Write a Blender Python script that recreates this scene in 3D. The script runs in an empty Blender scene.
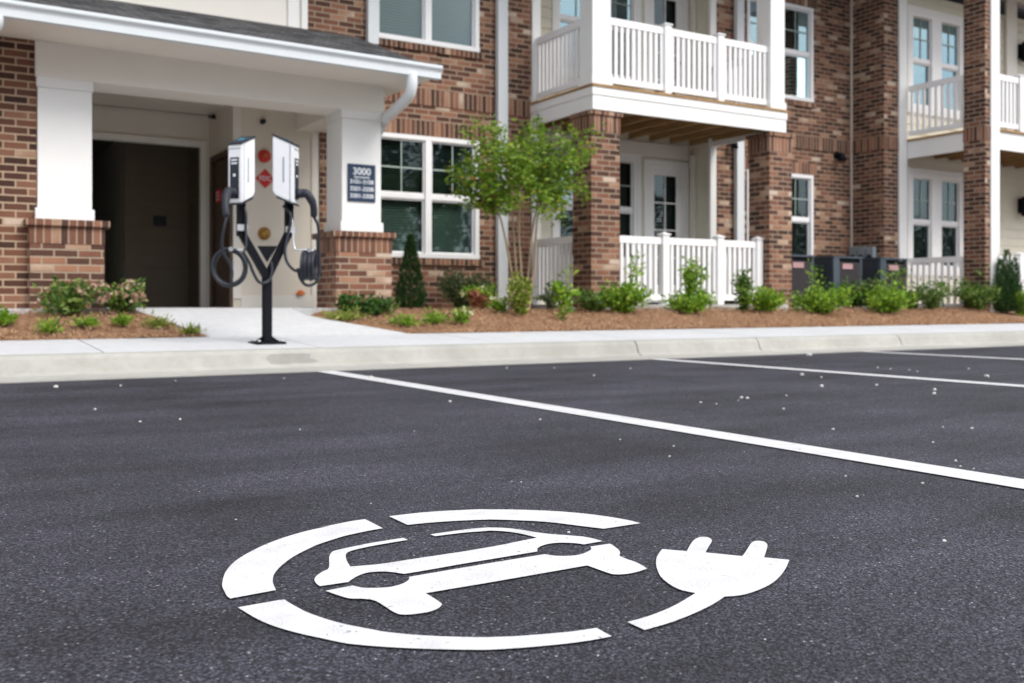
import bpy, bmesh, math, random
from mathutils import Vector, Matrix
from mathutils.geometry import tessellate_polygon
random.seed(7)
S = bpy.context.scene
COL = S.collection
HC, F, CX, HY, SN, CS = 0.46, 996.4, 512.0, 304.0, 0.5171, 0.8559

# ---------------------------------------------------------------- survey helpers (where a sight line meets a real plane)
def sight(px, py):
    r = (px - CX) / F; v = (HY - py) / F
    return (SN + CS * r, CS - SN * r, v)
def on_z(px, py, z=0.0):
    a, b, v = sight(px, py); t = (z - HC) / v
    return Vector((a * t, b * t, z))
def on_y(px, py, Y):
    a, b, v = sight(px, py); t = Y / b
    return Vector((a * t, Y, HC + v * t))
def on_x(px, py, X):
    a, b, v = sight(px, py); t = X / a
    return Vector((X, b * t, HC + v * t))
def xat(px, Y): return on_y(px, 0, Y).x
def yat(px, X): return on_x(px, 0, X).y

# ---------------------------------------------------------------- object helpers
WL = {}
def thing(name, label, cat, loc, group=None):
    o = bpy.data.objects.new(name, None); COL.objects.link(o)
    o.location = loc; o.empty_display_size = .2
    o['label'] = label; o['category'] = cat
    if group: o['group'] = group
    WL[o.name] = Vector(loc); return o
def tag(o, label, cat, group=None):
    o['label'] = label; o['category'] = cat
    if group: o['group'] = group
    return o

def fall(bm):
    """the eave falls slightly towards its downspout"""
    for v in bm.verts: v.co.z -= .0125 * (v.co.x - .3) * max(0, min(1, (11.3 - v.co.y) / 2.25))
class MB:
    def __init__(s): s.bm = bmesh.new(); s.smooth = False
    def face(s, pts, mi=0):
        vs = [s.bm.verts.new(p) for p in pts]
        try:
            f = s.bm.faces.new(vs); f.material_index = mi; f.smooth = s.smooth; return f
        except ValueError: return None
    def box(s, x0, x1, y0, y1, z0, z1, mi=0, M=None):
        c = [Vector((x, y, z)) for x in (x0, x1) for y in (y0, y1) for z in (z0, z1)]
        if M is not None: c = [M @ p for p in c]
        v = [s.bm.verts.new(p) for p in c]
        for a in ((0, 1, 3, 2), (4, 6, 7, 5), (0, 4, 5, 1), (2, 3, 7, 6), (0, 2, 6, 4), (1, 5, 7, 3)):
            f = s.bm.faces.new([v[i] for i in a]); f.material_index = mi
        return s
    def prism(s, poly, axis, a, b, mi=0):
        def P(p, t):
            return Vector((t, p[0], p[1])) if axis == 'x' else (Vector((p[0], t, p[1])) if axis == 'y' else Vector((p[0], p[1], t)))
        A = [s.bm.verts.new(P(p, a)) for p in poly]; B = [s.bm.verts.new(P(p, b)) for p in poly]
        n = len(poly)
        for i in range(n):
            f = s.bm.faces.new((A[i], A[(i + 1) % n], B[(i + 1) % n], B[i])); f.material_index = mi
        for f in (s.bm.faces.new(A), s.bm.faces.new(B[::-1])): f.material_index = mi
        return s
    def tube(s, pts, r, n=8, closed=False, cap=True):
        pts = [Vector(p) for p in pts]; m = len(pts); rings = []
        rr = r if isinstance(r, (list, tuple)) else [r] * m
        up = None
        for i, p in enumerate(pts):
            if closed: d = pts[(i + 1) % m] - pts[i - 1]
            else: d = pts[min(i + 1, m - 1)] - pts[max(i - 1, 0)]
            if d.length < 1e-9: d = Vector((0, 0, 1))
            d.normalize()
            if up is None: up = Vector((0, 0, 1)) if abs(d.z) < .9 else Vector((1, 0, 0))
            a = d.cross(up)
            if a.length < 1e-4: a = d.cross(Vector((1, 0, 0)))
            a.normalize(); b = a.cross(d); b.normalize(); up = b
            rings.append([s.bm.verts.new(p + (a * math.cos(t) + b * math.sin(t)) * rr[i]) for t in [2 * math.pi * k / n for k in range(n)]])
        for i in range(m if closed else m - 1):
            A = rings[i]; B = rings[(i + 1) % m]
            for k in range(n):
                f = s.bm.faces.new((A[k], A[(k + 1) % n], B[(k + 1) % n], B[k])); f.smooth = True
        if not closed and cap:
            s.bm.faces.new(rings[0][::-1]); s.bm.faces.new(rings[-1])
        return s
    def ball(s, c, r, sub=2, sc=(1, 1, 1)):
        M = Matrix.Translation(c) @ Matrix.Diagonal((sc[0], sc[1], sc[2], 1))
        g = bmesh.ops.create_icosphere(s.bm, subdivisions=sub, radius=r, matrix=M)
        for v in g['verts']:
            for f in v.link_faces: f.smooth = True
        return s
    def build(s, name, mats, parent=None, bevel=0, recalc=True, uv=None):
        bm = s.bm
        if recalc: bmesh.ops.recalc_face_normals(bm, faces=bm.faces[:])
        if bevel:
            bmesh.ops.remove_doubles(bm, verts=bm.verts[:], dist=1e-5)
            bmesh.ops.bevel(bm, geom=bm.edges[:], offset=bevel, segments=2, affect='EDGES', clamp_overlap=True)
        if bm.verts:
            lo = Vector((min(v.co[i] for v in bm.verts) for i in range(3))); hi = Vector((max(v.co[i] for v in bm.verts) for i in range(3)))
            c = (lo + hi) / 2
        else: c = Vector((0, 0, 0))
        bmesh.ops.translate(bm, verts=bm.verts[:], vec=-c)
        me = bpy.data.meshes.new(name); bm.to_mesh(me); bm.free()
        if not isinstance(mats, (list, tuple)): mats = [mats]
        for m in mats: me.materials.append(m)
        o = bpy.data.objects.new(name, me); COL.objects.link(o)
        WL[o.name] = c.copy()
        if parent is not None:
            o.parent = parent; o.location = c - WL[parent.name]
        else: o.location = c
        return o
def box(name, mat, parent, x0, x1, y0, y1, z0, z1, bevel=0):
    return MB().box(x0, x1, y0, y1, z0, z1).build(name, mat, parent, bevel)
def smooth(pts, n=5):
    pts = [Vector(p) for p in pts]; out = []
    m = len(pts)
    for i in range(m - 1):
        p0, p1, p2, p3 = pts[max(i - 1, 0)], pts[i], pts[i + 1], pts[min(i + 2, m - 1)]
        for k in range(n):
            t = k / n; out.append(.5 * ((2 * p1) + (-p0 + p2) * t + (2 * p0 - 5 * p1 + 4 * p2 - p3) * t * t + (-p0 + 3 * p1 - 3 * p2 + p3) * t ** 3))
    out.append(pts[-1]); return out
def struct(o): o['kind'] = 'structure'; return o

# ---------------------------------------------------------------- materials
def newmat(name):
    m = bpy.data.materials.new(name); m.use_nodes = True
    nt = m.node_tree; b = nt.nodes['Principled BSDF']; return m, nt, b
class G:
    """small node-building helper"""
    def __init__(s, nt): s.nt = nt
    def n(s, t, **k):
        x = s.nt.nodes.new(t)
        for a, v in k.items(): setattr(x, a, v)
        return x
    def l(s, a, b): s.nt.links.new(a, b)
    def put(s, sock, v):
        if hasattr(v, 'is_linked') or isinstance(v, bpy.types.NodeSocket): s.l(v, sock)
        else: sock.default_value = v
    def m(s, op, a, b=0.0, c=0.0, clamp=False):
        x = s.n('ShaderNodeMath', operation=op); x.use_clamp = clamp
        for i, v in enumerate((a, b, c)): s.put(x.inputs[i], v)
        return x.outputs[0]
    def mix(s, f, a, b):
        x = s.n('ShaderNodeMix', data_type='RGBA'); s.put(x.inputs[0], f); s.put(x.inputs[6], a); s.put(x.inputs[7], b); return x.outputs[2]
    def ramp(s, f, stops, interp='LINEAR'):
        x = s.n('ShaderNodeValToRGB'); s.l(f, x.inputs[0]); cr = x.color_ramp; cr.interpolation = interp
        while len(cr.elements) < len(stops): cr.elements.new(.5)
        for e, (p, c) in zip(cr.elements, stops):
            e.position = p; e.color = (c[0], c[1], c[2], 1) if not isinstance(c, float) else (c, c, c, 1)
        return x.outputs[0]
    def pos(s): return s.n('ShaderNodeNewGeometry').outputs['Position']
    def noise(s, vec, scale, det=3, rough=.55):
        x = s.n('ShaderNodeTexNoise'); s.l(vec, x.inputs['Vector']); x.inputs['Scale'].default_value = scale
        x.inputs['Detail'].default_value = det; x.inputs['Roughness'].default_value = rough; return x.outputs[0]
    def vor(s, vec, scale, out='Distance', feature='F1'):
        x = s.n('ShaderNodeTexVoronoi', feature=feature); s.l(vec, x.inputs['Vector']); x.inputs['Scale'].default_value = scale; return x.outputs[out]
    def bump(s, h, strength, dist, bsdf):
        x = s.n('ShaderNodeBump'); s.l(h, x.inputs['Height']); x.inputs['Strength'].default_value = strength; x.inputs['Distance'].default_value = dist
        s.l(x.outputs[0], bsdf.inputs['Normal'])
def C4(c): return (c[0], c[1], c[2], 1)

def plain(name, col, rough=.6, var=.08, scale=3.0, metal=0, bump=0, bscale=60, spec=.5):
    m, nt, b = newmat(name); g = G(nt); p = g.pos()
    n1 = g.noise(p, scale, 4)
    lo = tuple(c * (1 - var) for c in col); hi = tuple(min(1, c * (1 + var)) for c in col)
    g.l(g.ramp(n1, [(.3, lo), (.7, hi)]), b.inputs['Base Color'])
    b.inputs['Roughness'].default_value = rough; b.inputs['Metallic'].default_value = metal
    b.inputs['Specular IOR Level'].default_value = spec
    if bump: g.bump(g.noise(p, bscale, 3), bump, .01, b)
    return m

CH, BL = 0.0677, 0.200          # brick course height, brick length
def brick_mat(name, soldier=False, dark=1.0, pale=.1, mort=(.42, .325, .24)):
    m, nt, b = newmat(name); g = G(nt)
    geo = g.n('ShaderNodeNewGeometry'); sp = g.n('ShaderNodeSeparateXYZ'); g.l(geo.outputs['Position'], sp.inputs[0])
    sn = g.n('ShaderNodeSeparateXYZ'); g.l(geo.outputs['True Normal'], sn.inputs[0])
    isx = g.m('GREATER_THAN', g.m('ABSOLUTE', sn.outputs[0]), .5)
    isz = g.m('GREATER_THAN', g.m('ABSOLUTE', sn.outputs[2]), .5)
    u = g.m('ADD', g.m('MULTIPLY', sp.outputs[1], isx), g.m('MULTIPLY', sp.outputs[0], g.m('SUBTRACT', 1.0, isx)))
    v = g.m('ADD', g.m('MULTIPLY', sp.outputs[1], isz), g.m('MULTIPLY', sp.outputs[2], g.m('SUBTRACT', 1.0, isz)))
    if soldier: w, h, mu, mv = CH, .42, .2, .03
    else: w, h, mu, mv = BL, CH, .07, .21
    row = g.m('FLOOR', g.m('DIVIDE', v, h))
    shift = 0.0 if soldier else g.m('MULTIPLY', g.m('MODULO', g.m('ABSOLUTE', row), 2.0), .5)
    uu = g.m('ADD', g.m('DIVIDE', u, w), shift)
    colm = g.m('FLOOR', uu)
    fu = g.m('FRACT', uu); fv = g.m('FRACT', g.m('DIVIDE', v, h))
    nz = g.noise(geo.outputs['Position'], 40, 3)
    wob = g.m('MULTIPLY', g.m('SUBTRACT', nz, .5), .10)
    eu = g.m('MINIMUM', fu, g.m('SUBTRACT', 1.0, fu)); ev = g.m('MINIMUM', fv, g.m('SUBTRACT', 1.0, fv))
    ku = g.m('DIVIDE', g.m('ADD', eu, g.m('MULTIPLY', wob, .25)), mu / 2 if not soldier else mu / 2)
    kv = g.m('DIVIDE', g.m('ADD', ev, wob), mv / 2)
    if soldier: kv = 2.0
    kk = g.m('MINIMUM', ku, kv)
    brick = g.n('ShaderNodeMapRange'); g.l(kk, brick.inputs[0]); brick.inputs[1].default_value = .75; brick.inputs[2].default_value = 1.25
    wn = g.n('ShaderNodeTexWhiteNoise', noise_dimensions='3D')
    cv = g.n('ShaderNodeCombineXYZ'); g.l(colm, cv.inputs[0]); g.l(row, cv.inputs[1]); g.l(isx, cv.inputs[2]); g.l(cv.outputs[0], wn.inputs['Vector'])
    d = dark
    stops = [(0, (.030 * d, .015 * d, .012 * d)), (.25, (.062 * d, .027 * d, .020 * d)), (.45, (.115 * d, .050 * d, .033 * d)),
             (.68, (.19 * d, .080 * d, .050 * d)), (1 - pale - .03, (.28 * d, .140 * d, .087 * d)), (1 - pale * .6, (.42, .27, .18)), (1.0, (.62, .50, .40))]
    # neighbouring bricks drift together in tone, as in a real pallet mix
    big = g.noise(geo.outputs['Position'], 1.6, 2)
    val = g.m('ADD', g.m('MULTIPLY', wn.outputs['Value'], .95), g.m('MULTIPLY', g.m('SUBTRACT', big, .47), .7), clamp=True)
    bc = g.ramp(val, stops)
    bc = g.mix(g.m('MULTIPLY', g.noise(geo.outputs['Position'], 55, 4), .45), bc, (.13 * d, .07 * d, .05 * d, 1))
    mcol = g.mix(g.noise(geo.outputs['Position'], 9, 3), (mort[0] * .8, mort[1] * .8, mort[2] * .8, 1), C4(mort))
    g.l(g.mix(brick.outputs[0], mcol, bc), b.inputs['Base Color'])
    b.inputs['Roughness'].default_value = .88; b.inputs['Specular IOR Level'].default_value = .25
    g.bump(g.m('ADD', brick.outputs[0], g.m('MULTIPLY', nz, .5)), .8, .006, b)
    return m

M = {}
M['brick'] = brick_mat('red_brown_brick', dark=1.2)
M['brick_mottled'] = brick_mat('mottled_brick', dark=1.15, pale=.17, mort=(.36, .28, .21))
M['brick_dark'] = brick_mat('dark_brown_brick', dark=1.0, pale=.12, mort=(.38, .30, .23))
M['soldier'] = brick_mat('soldier_brick', soldier=True, dark=1.2, pale=.1)
M['white'] = plain('white_paint', (.80, .80, .79), .45, .02)
M['vinyl'] = plain('white_vinyl', (.82, .82, .83), .35, .015)
M['beige'] = plain('beige_paint', (.72, .66, .57), .6, .03)
M['beige_trim'] = plain('cream_trim_paint', (.78, .75, .69), .55, .02)
M['siding'] = plain('cream_siding_paint', (.68, .65, .54), .6, .03, 6)
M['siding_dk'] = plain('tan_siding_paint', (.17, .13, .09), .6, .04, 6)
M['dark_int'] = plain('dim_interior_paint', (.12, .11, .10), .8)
M['brown'] = plain('brown_door_paint', (.085, .05, .03), .5, .1)
M['gutter'] = plain('pale_gutter_metal', (.66, .70, .73), .55, .02, spec=.3)
M['black'] = plain('black_powder_coat', (.009, .010, .014), .55, .1, spec=.08)
M['charcoal'] = plain('charcoal_plastic', (.022, .025, .035), .5, .1, spec=.3)
M['cable'] = plain('dark_rubber_cable', (.022, .026, .036), .45, .1, spec=.35)
M['steel'] = plain('galvanised_steel', (.55, .57, .6), .35, .05, metal=.7)
M['chargerwhite'] = plain('glossy_white_casing', (.78, .79, .83), .25, .01)
M['navy'] = plain('navy_sign_face', (.007, .027, .072), .35, .05)
M['text'] = plain('white_lettering', (.75, .78, .82), .5, .02)
M['red'] = plain('red_enamel', (.62, .02, .015), .4, .05)
M['brass'] = plain('aged_brass', (.42, .24, .06), .35, .1, metal=.6)
M['orange'] = plain('orange_plastic', (.75, .2, .04), .5)
M['blue'] = plain('blue_light_panel', (.02, .22, .35), .3)
M['grille'] = plain('dark_grey_grille', (.055, .05, .055), .6, .1, spec=.2)
M['slate'] = plain('dark_slate_enamel', (.035, .045, .06), .4, .06)
M['slate_lit'] = plain('sunlit_slate_enamel', (.05, .068, .09), .4, .06)  # lighter copy of the slate enamel, sunlight put into its colour
M['pinklabel'] = plain('pale_label_print', (.42, .25, .26), .5)
M['blind'] = plain('window_blind_slat', (.30, .31, .29), .6, .05)
M['muntin'] = plain('glass_dimmed_bar', (.34, .42, .39), .5, .03)  # dimming by the tinted glass is put into the bar colour
M['greybox'] = plain('grey_meter_metal', (.25, .29, .32), .4, .05)
M['bark'] = plain('smooth_tan_bark', (.27, .20, .13), .8, .2, 30, bump=.3)
M['twig'] = plain('brown_twig', (.12, .08, .05), .8, .2, 30)
M['pebble'] = plain('pale_limestone', (.55, .54, .52), .8, .15, 80)
M['rock'] = plain('grey_rock', (.22, .21, .2), .9, .3, 12, bump=.5)

def wood_mat():
    m, nt, b = newmat('treated_pine'); g = G(nt); mp = g.n('ShaderNodeMapping'); g.l(g.pos(), mp.inputs[0]); mp.inputs['Scale'].default_value = (18, 1.5, 18)
    n = g.noise(mp.outputs[0], 1.5, 4); g.l(g.ramp(n, [(.3, (.20, .11, .04)), (.7, (.42, .26, .11))]), b.inputs['Base Color']); b.inputs['Roughness'].default_value = .75; return m
M['wood'] = wood_mat()

def glass_mat(name, tint, ior=1.65, extra=.04, refl=(.93, .98, 1, 1)):
    m = bpy.data.materials.new(name); m.use_nodes = True; nt = m.node_tree; nt.nodes.clear(); g = G(nt)
    out = g.n('ShaderNodeOutputMaterial'); mx = g.n('ShaderNodeMixShader'); tr = g.n('ShaderNodeBsdfTransparent'); gl = g.n('ShaderNodeBsdfGlossy')
    tr.inputs[0].default_value = C4(tint); gl.inputs['Roughness'].default_value = .015; gl.inputs[0].default_value = refl
    fr = g.n('ShaderNodeFresnel'); fr.inputs[0].default_value = ior
    bp = g.n('ShaderNodeBump'); bp.inputs['Strength'].default_value = .06; bp.inputs['Distance'].default_value = .02; g.l(g.noise(g.pos(), 2.2, 1), bp.inputs['Height']); g.l(bp.outputs[0], gl.inputs['Normal'])
    f = g.m('ADD', fr.outputs[0], extra, clamp=True)
    g.l(f, mx.inputs[0]); g.l(tr.outputs[0], mx.inputs[1]); g.l(gl.outputs[0], mx.inputs[2]); g.l(mx.outputs[0], out.inputs[0]); return m
M['glass'] = glass_mat('window_glass', (.34, .45, .42), 1.65, .0, (.75, .93, 1.0, 1))
M['glass_coated'] = glass_mat('coated_glass', (.20, .30, .34), 2.9, .08, (.62, .90, 1.0, 1))  # coating, with blue sky reflection also put into its tint

def asphalt_mat():
    m, nt, b = newmat('asphalt'); g = G(nt); p = g.pos()
    v = g.n('ShaderNodeTexVoronoi'); g.l(p, v.inputs['Vector']); v.inputs['Scale'].default_value = 300
    v2 = g.n('ShaderNodeTexVoronoi'); g.l(p, v2.inputs['Vector']); v2.inputs['Scale'].default_value = 165
    fine = g.noise(p, 260, 2); mid = g.noise(p, 45, 3); big = g.noise(p, 1.3, 4); strk = g.n('ShaderNodeMapping'); g.l(p, strk.inputs[0]); strk.inputs['Scale'].default_value = (.35, 1.6, 1); strk.inputs['Rotation'].default_value = (0, 0, .25)
    st = g.noise(strk.outputs[0], 2.0, 4)
    sc = g.n('ShaderNodeSeparateColor'); g.l(v.outputs['Color'], sc.inputs[0])
    cellv = g.ramp(sc.outputs[0], [(0, (.012, .012, .018)), (.14, (.042, .041, .056)), (.5, (.066, .065, .087)), (.92, (.086, .085, .112)), (.985, (.14, .138, .17)), (1, (.42, .42, .44))])
    pit_shade = g.ramp(v2.outputs['Distance'], [(.30, 1.0), (.64, .25)])  # shade in the pits between grains, put into the colour
    c = g.n('ShaderNodeMix', data_type='RGBA', blend_type='MULTIPLY'); c.inputs[0].default_value = .9; g.l(cellv, c.inputs[6]); g.l(pit_shade, c.inputs[7])
    tone = g.m('ADD', g.m('MULTIPLY', g.m('ADD', big, st), 1.9), -.75)
    v3 = g.n('ShaderNodeTexVoronoi'); wv = g.n('ShaderNodeVectorMath', operation='ADD'); g.l(p, wv.inputs[0]); nv = g.n('ShaderNodeTexNoise'); g.l(p, nv.inputs['Vector']); nv.inputs['Scale'].default_value = 9; g.l(nv.outputs['Color'], wv.inputs[1]); g.l(wv.outputs[0], v3.inputs['Vector']); v3.inputs['Scale'].default_value = .9
    spot = g.ramp(v3.outputs['Distance'], [(.03, .62), (.10, 1.0)])
    tone = g.m('MULTIPLY', tone, spot)
    hs = g.n('ShaderNodeHueSaturation'); g.l(c.outputs[2], hs.inputs['Color']); g.l(tone, hs.inputs['Value'])
    g.l(hs.outputs[0], b.inputs['Base Color'])
    b.inputs['Roughness'].default_value = .75; b.inputs['Specular IOR Level'].default_value = .28
    h = g.m('ADD', g.m('MULTIPLY', g.m('SUBTRACT', 1.0, v2.outputs['Distance']), 1.0), g.m('ADD', g.m('MULTIPLY', g.m('SUBTRACT', 1.0, v.outputs['Distance']), .7), g.m('MULTIPLY', mid, .8)))
    g.bump(h, 1.0, .0055, b)
    return m
M['asphalt'] = asphalt_mat()

def paint_mat():
    m, nt, b = newmat('road_paint'); g = G(nt); p = g.pos()
    worn = g.m('GREATER_THAN', g.m('ADD', g.noise(p, 70, 3, .7), g.m('MULTIPLY', g.noise(p, 6, 2), .20)), .785)
    v = g.n('ShaderNodeTexVoronoi'); g.l(p, v.inputs['Vector']); v.inputs['Scale'].default_value = 190
    tone = g.ramp(g.noise(p, 14, 4), [(.25, (.48, .48, .49)), (.6, (.59, .59, .60))])
    g.l(g.mix(worn, tone, (.16, .16, .17, 1)), b.inputs['Base Color'])
    b.inputs['Roughness'].default_value = .6
    g.bump(g.m('SUBTRACT', 1.0, v.outputs['Distance']), .45, .003, b); return m
M['paint'] = paint_mat()

def concrete_mat(name, col, stain):
    m, nt, b = newmat(name); g = G(nt); p = g.pos()
    n1 = g.noise(p, 1.4, 5, .65); n2 = g.noise(p, 14, 4, .6)
    c = g.mix(g.ramp(n1, [(.35, 0.0), (.7, 1.0)]), C4(col), C4(stain))
    c2 = g.mix(g.m('MULTIPLY', g.ramp(n2, [(.42, 0.0), (.72, 1.0)]), .5), c, (col[0] * .72, col[1] * .72, col[2] * .68, 1))
    g.l(c2, b.inputs['Base Color']); b.inputs['Roughness'].default_value = .85
    g.bump(g.noise(p, 160, 2), .2, .003, b); return m
M['walk'] = concrete_mat('pale_concrete', (.57, .58, .60), (.50, .51, .53))
M['curb'] = concrete_mat('weathered_concrete', (.41, .405, .375), (.30, .295, .27))
M['patch'] = concrete_mat('grey_mortar_patch', (.30, .30, .28), (.22, .22, .21))
M['slab'] = concrete_mat('porch_concrete', (.50, .50, .49), (.42, .42, .41))

def mulch_mat():
    m, nt, b = newmat('pine_straw_mulch'); g = G(nt); p = g.pos()
    mp = g.n('ShaderNodeMapping'); g.l(p, mp.inputs[0]); mp.inputs['Scale'].default_value = (1, 3.5, 2); mp.inputs['Rotation'].default_value = (0, 0, .5)
    n1 = g.noise(mp.outputs[0], 22, 6, .7); n2 = g.noise(p, 2.2, 3)
    c = g.ramp(n1, [(.28, (.11, .045, .020)), (.46, (.37, .195, .105)), (.68, (.66, .44, .27))])
    g.l(g.mix(g.m('MULTIPLY', n2, .4), c, (.24, .12, .06, 1)), b.inputs['Base Color']); b.inputs['Roughness'].default_value = .95
    g.bump(n1, 1.0, .03, b); return m
M['mulch'] = mulch_mat()

def straw_mat():
    m, nt, b = newmat('pine_needle'); g = G(nt); geo = g.n('ShaderNodeNewGeometry')
    g.l(g.ramp(geo.outputs['Random Per Island'], [(0, (.12, .055, .03)), (.5, (.42, .22, .11)), (1, (.68, .48, .30))]), b.inputs['Base Color']); b.inputs['Roughness'].default_value = .9; return m
M['straw'] = straw_mat()

def shingle_mat():
    m, nt, b = newmat('grey_shingle'); g = G(nt); p = g.pos(); mp = g.n('ShaderNodeMapping'); g.l(p, mp.inputs[0]); mp.inputs['Scale'].default_value = (2.6, 3.2, 3.2)
    br = g.n('ShaderNodeTexBrick'); g.l(mp.outputs[0], br.inputs['Vector']); br.inputs['Scale'].default_value = 1
    br.inputs['Color1'].default_value = (.022, .024, .028, 1); br.inputs['Color2'].default_value = (.17, .17, .175, 1); br.inputs['Mortar'].default_value = (.04, .04, .04, 1); br.inputs['Mortar Size'].default_value = .03
    g.l(g.mix(g.m('MULTIPLY', g.noise(p, 30, 4), .5), br.outputs[0], (.055, .057, .062, 1)), b.inputs['Base Color']); b.inputs['Roughness'].default_value = 1.0; b.inputs['Specular IOR Level'].default_value = .05; return m
M['shingle'] = shingle_mat()

def leaf_mat(name, stops, trans=.35):
    m = bpy.data.materials.new(name); m.use_nodes = True; nt = m.node_tree; b = nt.nodes['Principled BSDF']; g = G(nt); geo = g.n('ShaderNodeNewGeometry')
    c = g.ramp(geo.outputs['Random Per Island'], stops)
    g.l(c, b.inputs['Base Color']); b.inputs['Roughness'].default_value = .45; b.inputs['Specular IOR Level'].default_value = .4
    tl = g.n('ShaderNodeBsdfTranslucent'); g.l(c, tl.inputs[0]); mx = g.n('ShaderNodeMixShader'); mx.inputs[0].default_value = trans
    out = nt.nodes['Material Output']; g.l(b.outputs[0], mx.inputs[1]); g.l(tl.outputs[0], mx.inputs[2]); g.l(mx.outputs[0], out.inputs[0]); return m
M['leaf_tree'] = leaf_mat('fresh_green_leaves', [(0, (.06, .13, .012)), (.5, (.19, .33, .03)), (.95, (.33, .48, .06)), (.985, (.48, .42, .06)), (1, (.55, .25, .06))], .5)
M['leaf_bright'] = leaf_mat('bright_shrub_leaves', [(0, (.05, .13, .010)), (.45, (.17, .34, .022)), (1, (.42, .60, .07))], .42)
M['leaf_dark'] = leaf_mat('dark_shrub_leaves', [(0, (.015, .05, .010)), (.5, (.045, .13, .022)), (1, (.15, .27, .05))])
M['leaf_mid'] = leaf_mat('mid_shrub_leaves', [(0, (.03, .08, .012)), (.5, (.10, .21, .03)), (1, (.26, .36, .08))])
M['leaf_conifer'] = leaf_mat('conifer_sprays', [(0, (.012, .04, .01)), (.6, (.03, .085, .02)), (1, (.05, .13, .03))], .15)
M['leaf_olive'] = leaf_mat('olive_leaves', [(0, (.05, .085, .03)), (.6, (.11, .16, .06)), (1, (.22, .26, .12))])
M['leaf_yellow'] = leaf_mat('yellow_green_leaves', [(0, (.10, .16, .02)), (.6, (.25, .33, .05)), (1, (.45, .5, .12))])
M['petal_pink'] = leaf_mat('dusty_pink_petals', [(0, (.35, .2, .14)), (.6, (.6, .4, .3)), (1, (.75, .6, .5))], .3)
M['petal_rust'] = leaf_mat('rusty_new_leaves', [(0, (.2, .06, .04)), (.6, (.35, .13, .08)), (1, (.45, .22, .12))], .3)
M['petal_lime'] = leaf_mat('lime_white_petals', [(0, (.5, .55, .2)), (.6, (.7, .72, .4)), (1, (.8, .8, .7))], .3)
M['far_leaf'] = leaf_mat('far_tree_leaves', [(0, (.025, .040, .018)), (.6, (.05, .07, .035)), (1, (.08, .10, .055))], .2)

# ---------------------------------------------------------------- ground
g_ = MB(); g_.face([(-300, -300, 0), (300, -300, 0), (300, 300, 0), (-300, 300, 0)])
struct(g_.build('ground', M['asphalt'], None))

YG, YC = 6.47, 6.88           # asphalt/gutter line, curb face
ZC, ZW, YK = .135, .19, 8.25
# gutter pan + curb profile, extruded along X in lengths between the joints
joints = [-12.0, -9.0, -6.0, -3.6, -.6, 5.44, 6.90, 8.95, 11.3, 14, 17, 20, 23, 26, 30]
mb = MB()
for a, b in zip(joints[:-1], joints[1:]):
    poly = [(YG, -.1), (YG, .006), (YC - .05, .012), (YC - .012, .03), (YC + .02, ZC - .025), (YC + .05, ZC), (YC + .16, ZC + .004), (YC + .16, -.1)]
    mb.prism(poly, 'x', a + .006, b - .006)
mb.box(-12, 30, YG + .01, YC + .15, -.1, .0)
struct(mb.build('kerb', M['curb']))
mb = MB(); random.seed(3)
pp = [(2.20, .04), (2.17, .075), (2.20, .104), (2.30, .107), (2.44, .105), (2.50, .10), (2.49, .07), (2.56, .05), (2.50, .038), (2.36, .042), (2.28, .035)]
# a smear of mortar on the sloping kerb face
v = []
for x, z in pp:
    y = YC - .012 + (z - .03) / (ZC - .055) * .032 - .0015
    v.append((x - .03, y, z))
mb.face(v)
struct(mb.build('kerb_mortar_smear', M['patch']))

mb = MB()
def walk_strip(mb, x0, x1):
    poly = [(YC + .163, -.1), (YC + .163, ZC + .004), (YK, ZW), (YK, -.1)]
    mb.prism(poly, 'x', x0 + .005, x1 - .005)
wx = [-12, -9.4, -7.9, -6.4, -4.9, -3.4, -1.9, -.42, 1.1, 2.6, 4.15, 5.6, 7.1, 8.6, 10.1, 11.6, 13.1, 14.6, 16.1, 18, 21, 25, 30]
for a, b in zip(wx[:-1], wx[1:]): walk_strip(mb, a, b)
struct(mb.build('sidewalk', M['walk']))

# entry path up to the porch
YE = 9.62; ZF = .42
mb = MB()
L = [(2.10, YK + .004), (1.98, 8.8), (1.86, 9.3), (1.72, YE), (1.0, 9.95)]
top = [(2.10, YK + .004, ZW), (3.86, YK + .004, ZW), (3.55, 8.8, ZW + .10), (3.25, 9.25, .34), (3.25, YE, .415), (1.72, YE, .415), (1.86, 9.25, .34), (1.98, 8.8, ZW + .10)]
def quadstrip(mb, rows):
    for (a, b), (c, d) in zip(rows[:-1], rows[1:]): mb.face([a, b, d, c])
rows = [((2.10, YK + .004, ZW), (3.90, YK + .004, ZW)), ((1.98, 8.8, .275), (3.56, 8.8, .275)), ((1.86, 9.25, .35), (3.27, 9.25, .35)), ((1.72, YE, .418), (3.25, YE, .418))]
quadstrip(mb, rows)
for i in range(len(rows) - 1):
    for k in (0, 1):
        a, b = rows[i][k], rows[i + 1][k]; mb.face([a, b, (b[0], b[1], .02), (a[0], a[1], .02)])
struct(mb.build('entry_path', M['walk']))

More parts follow.
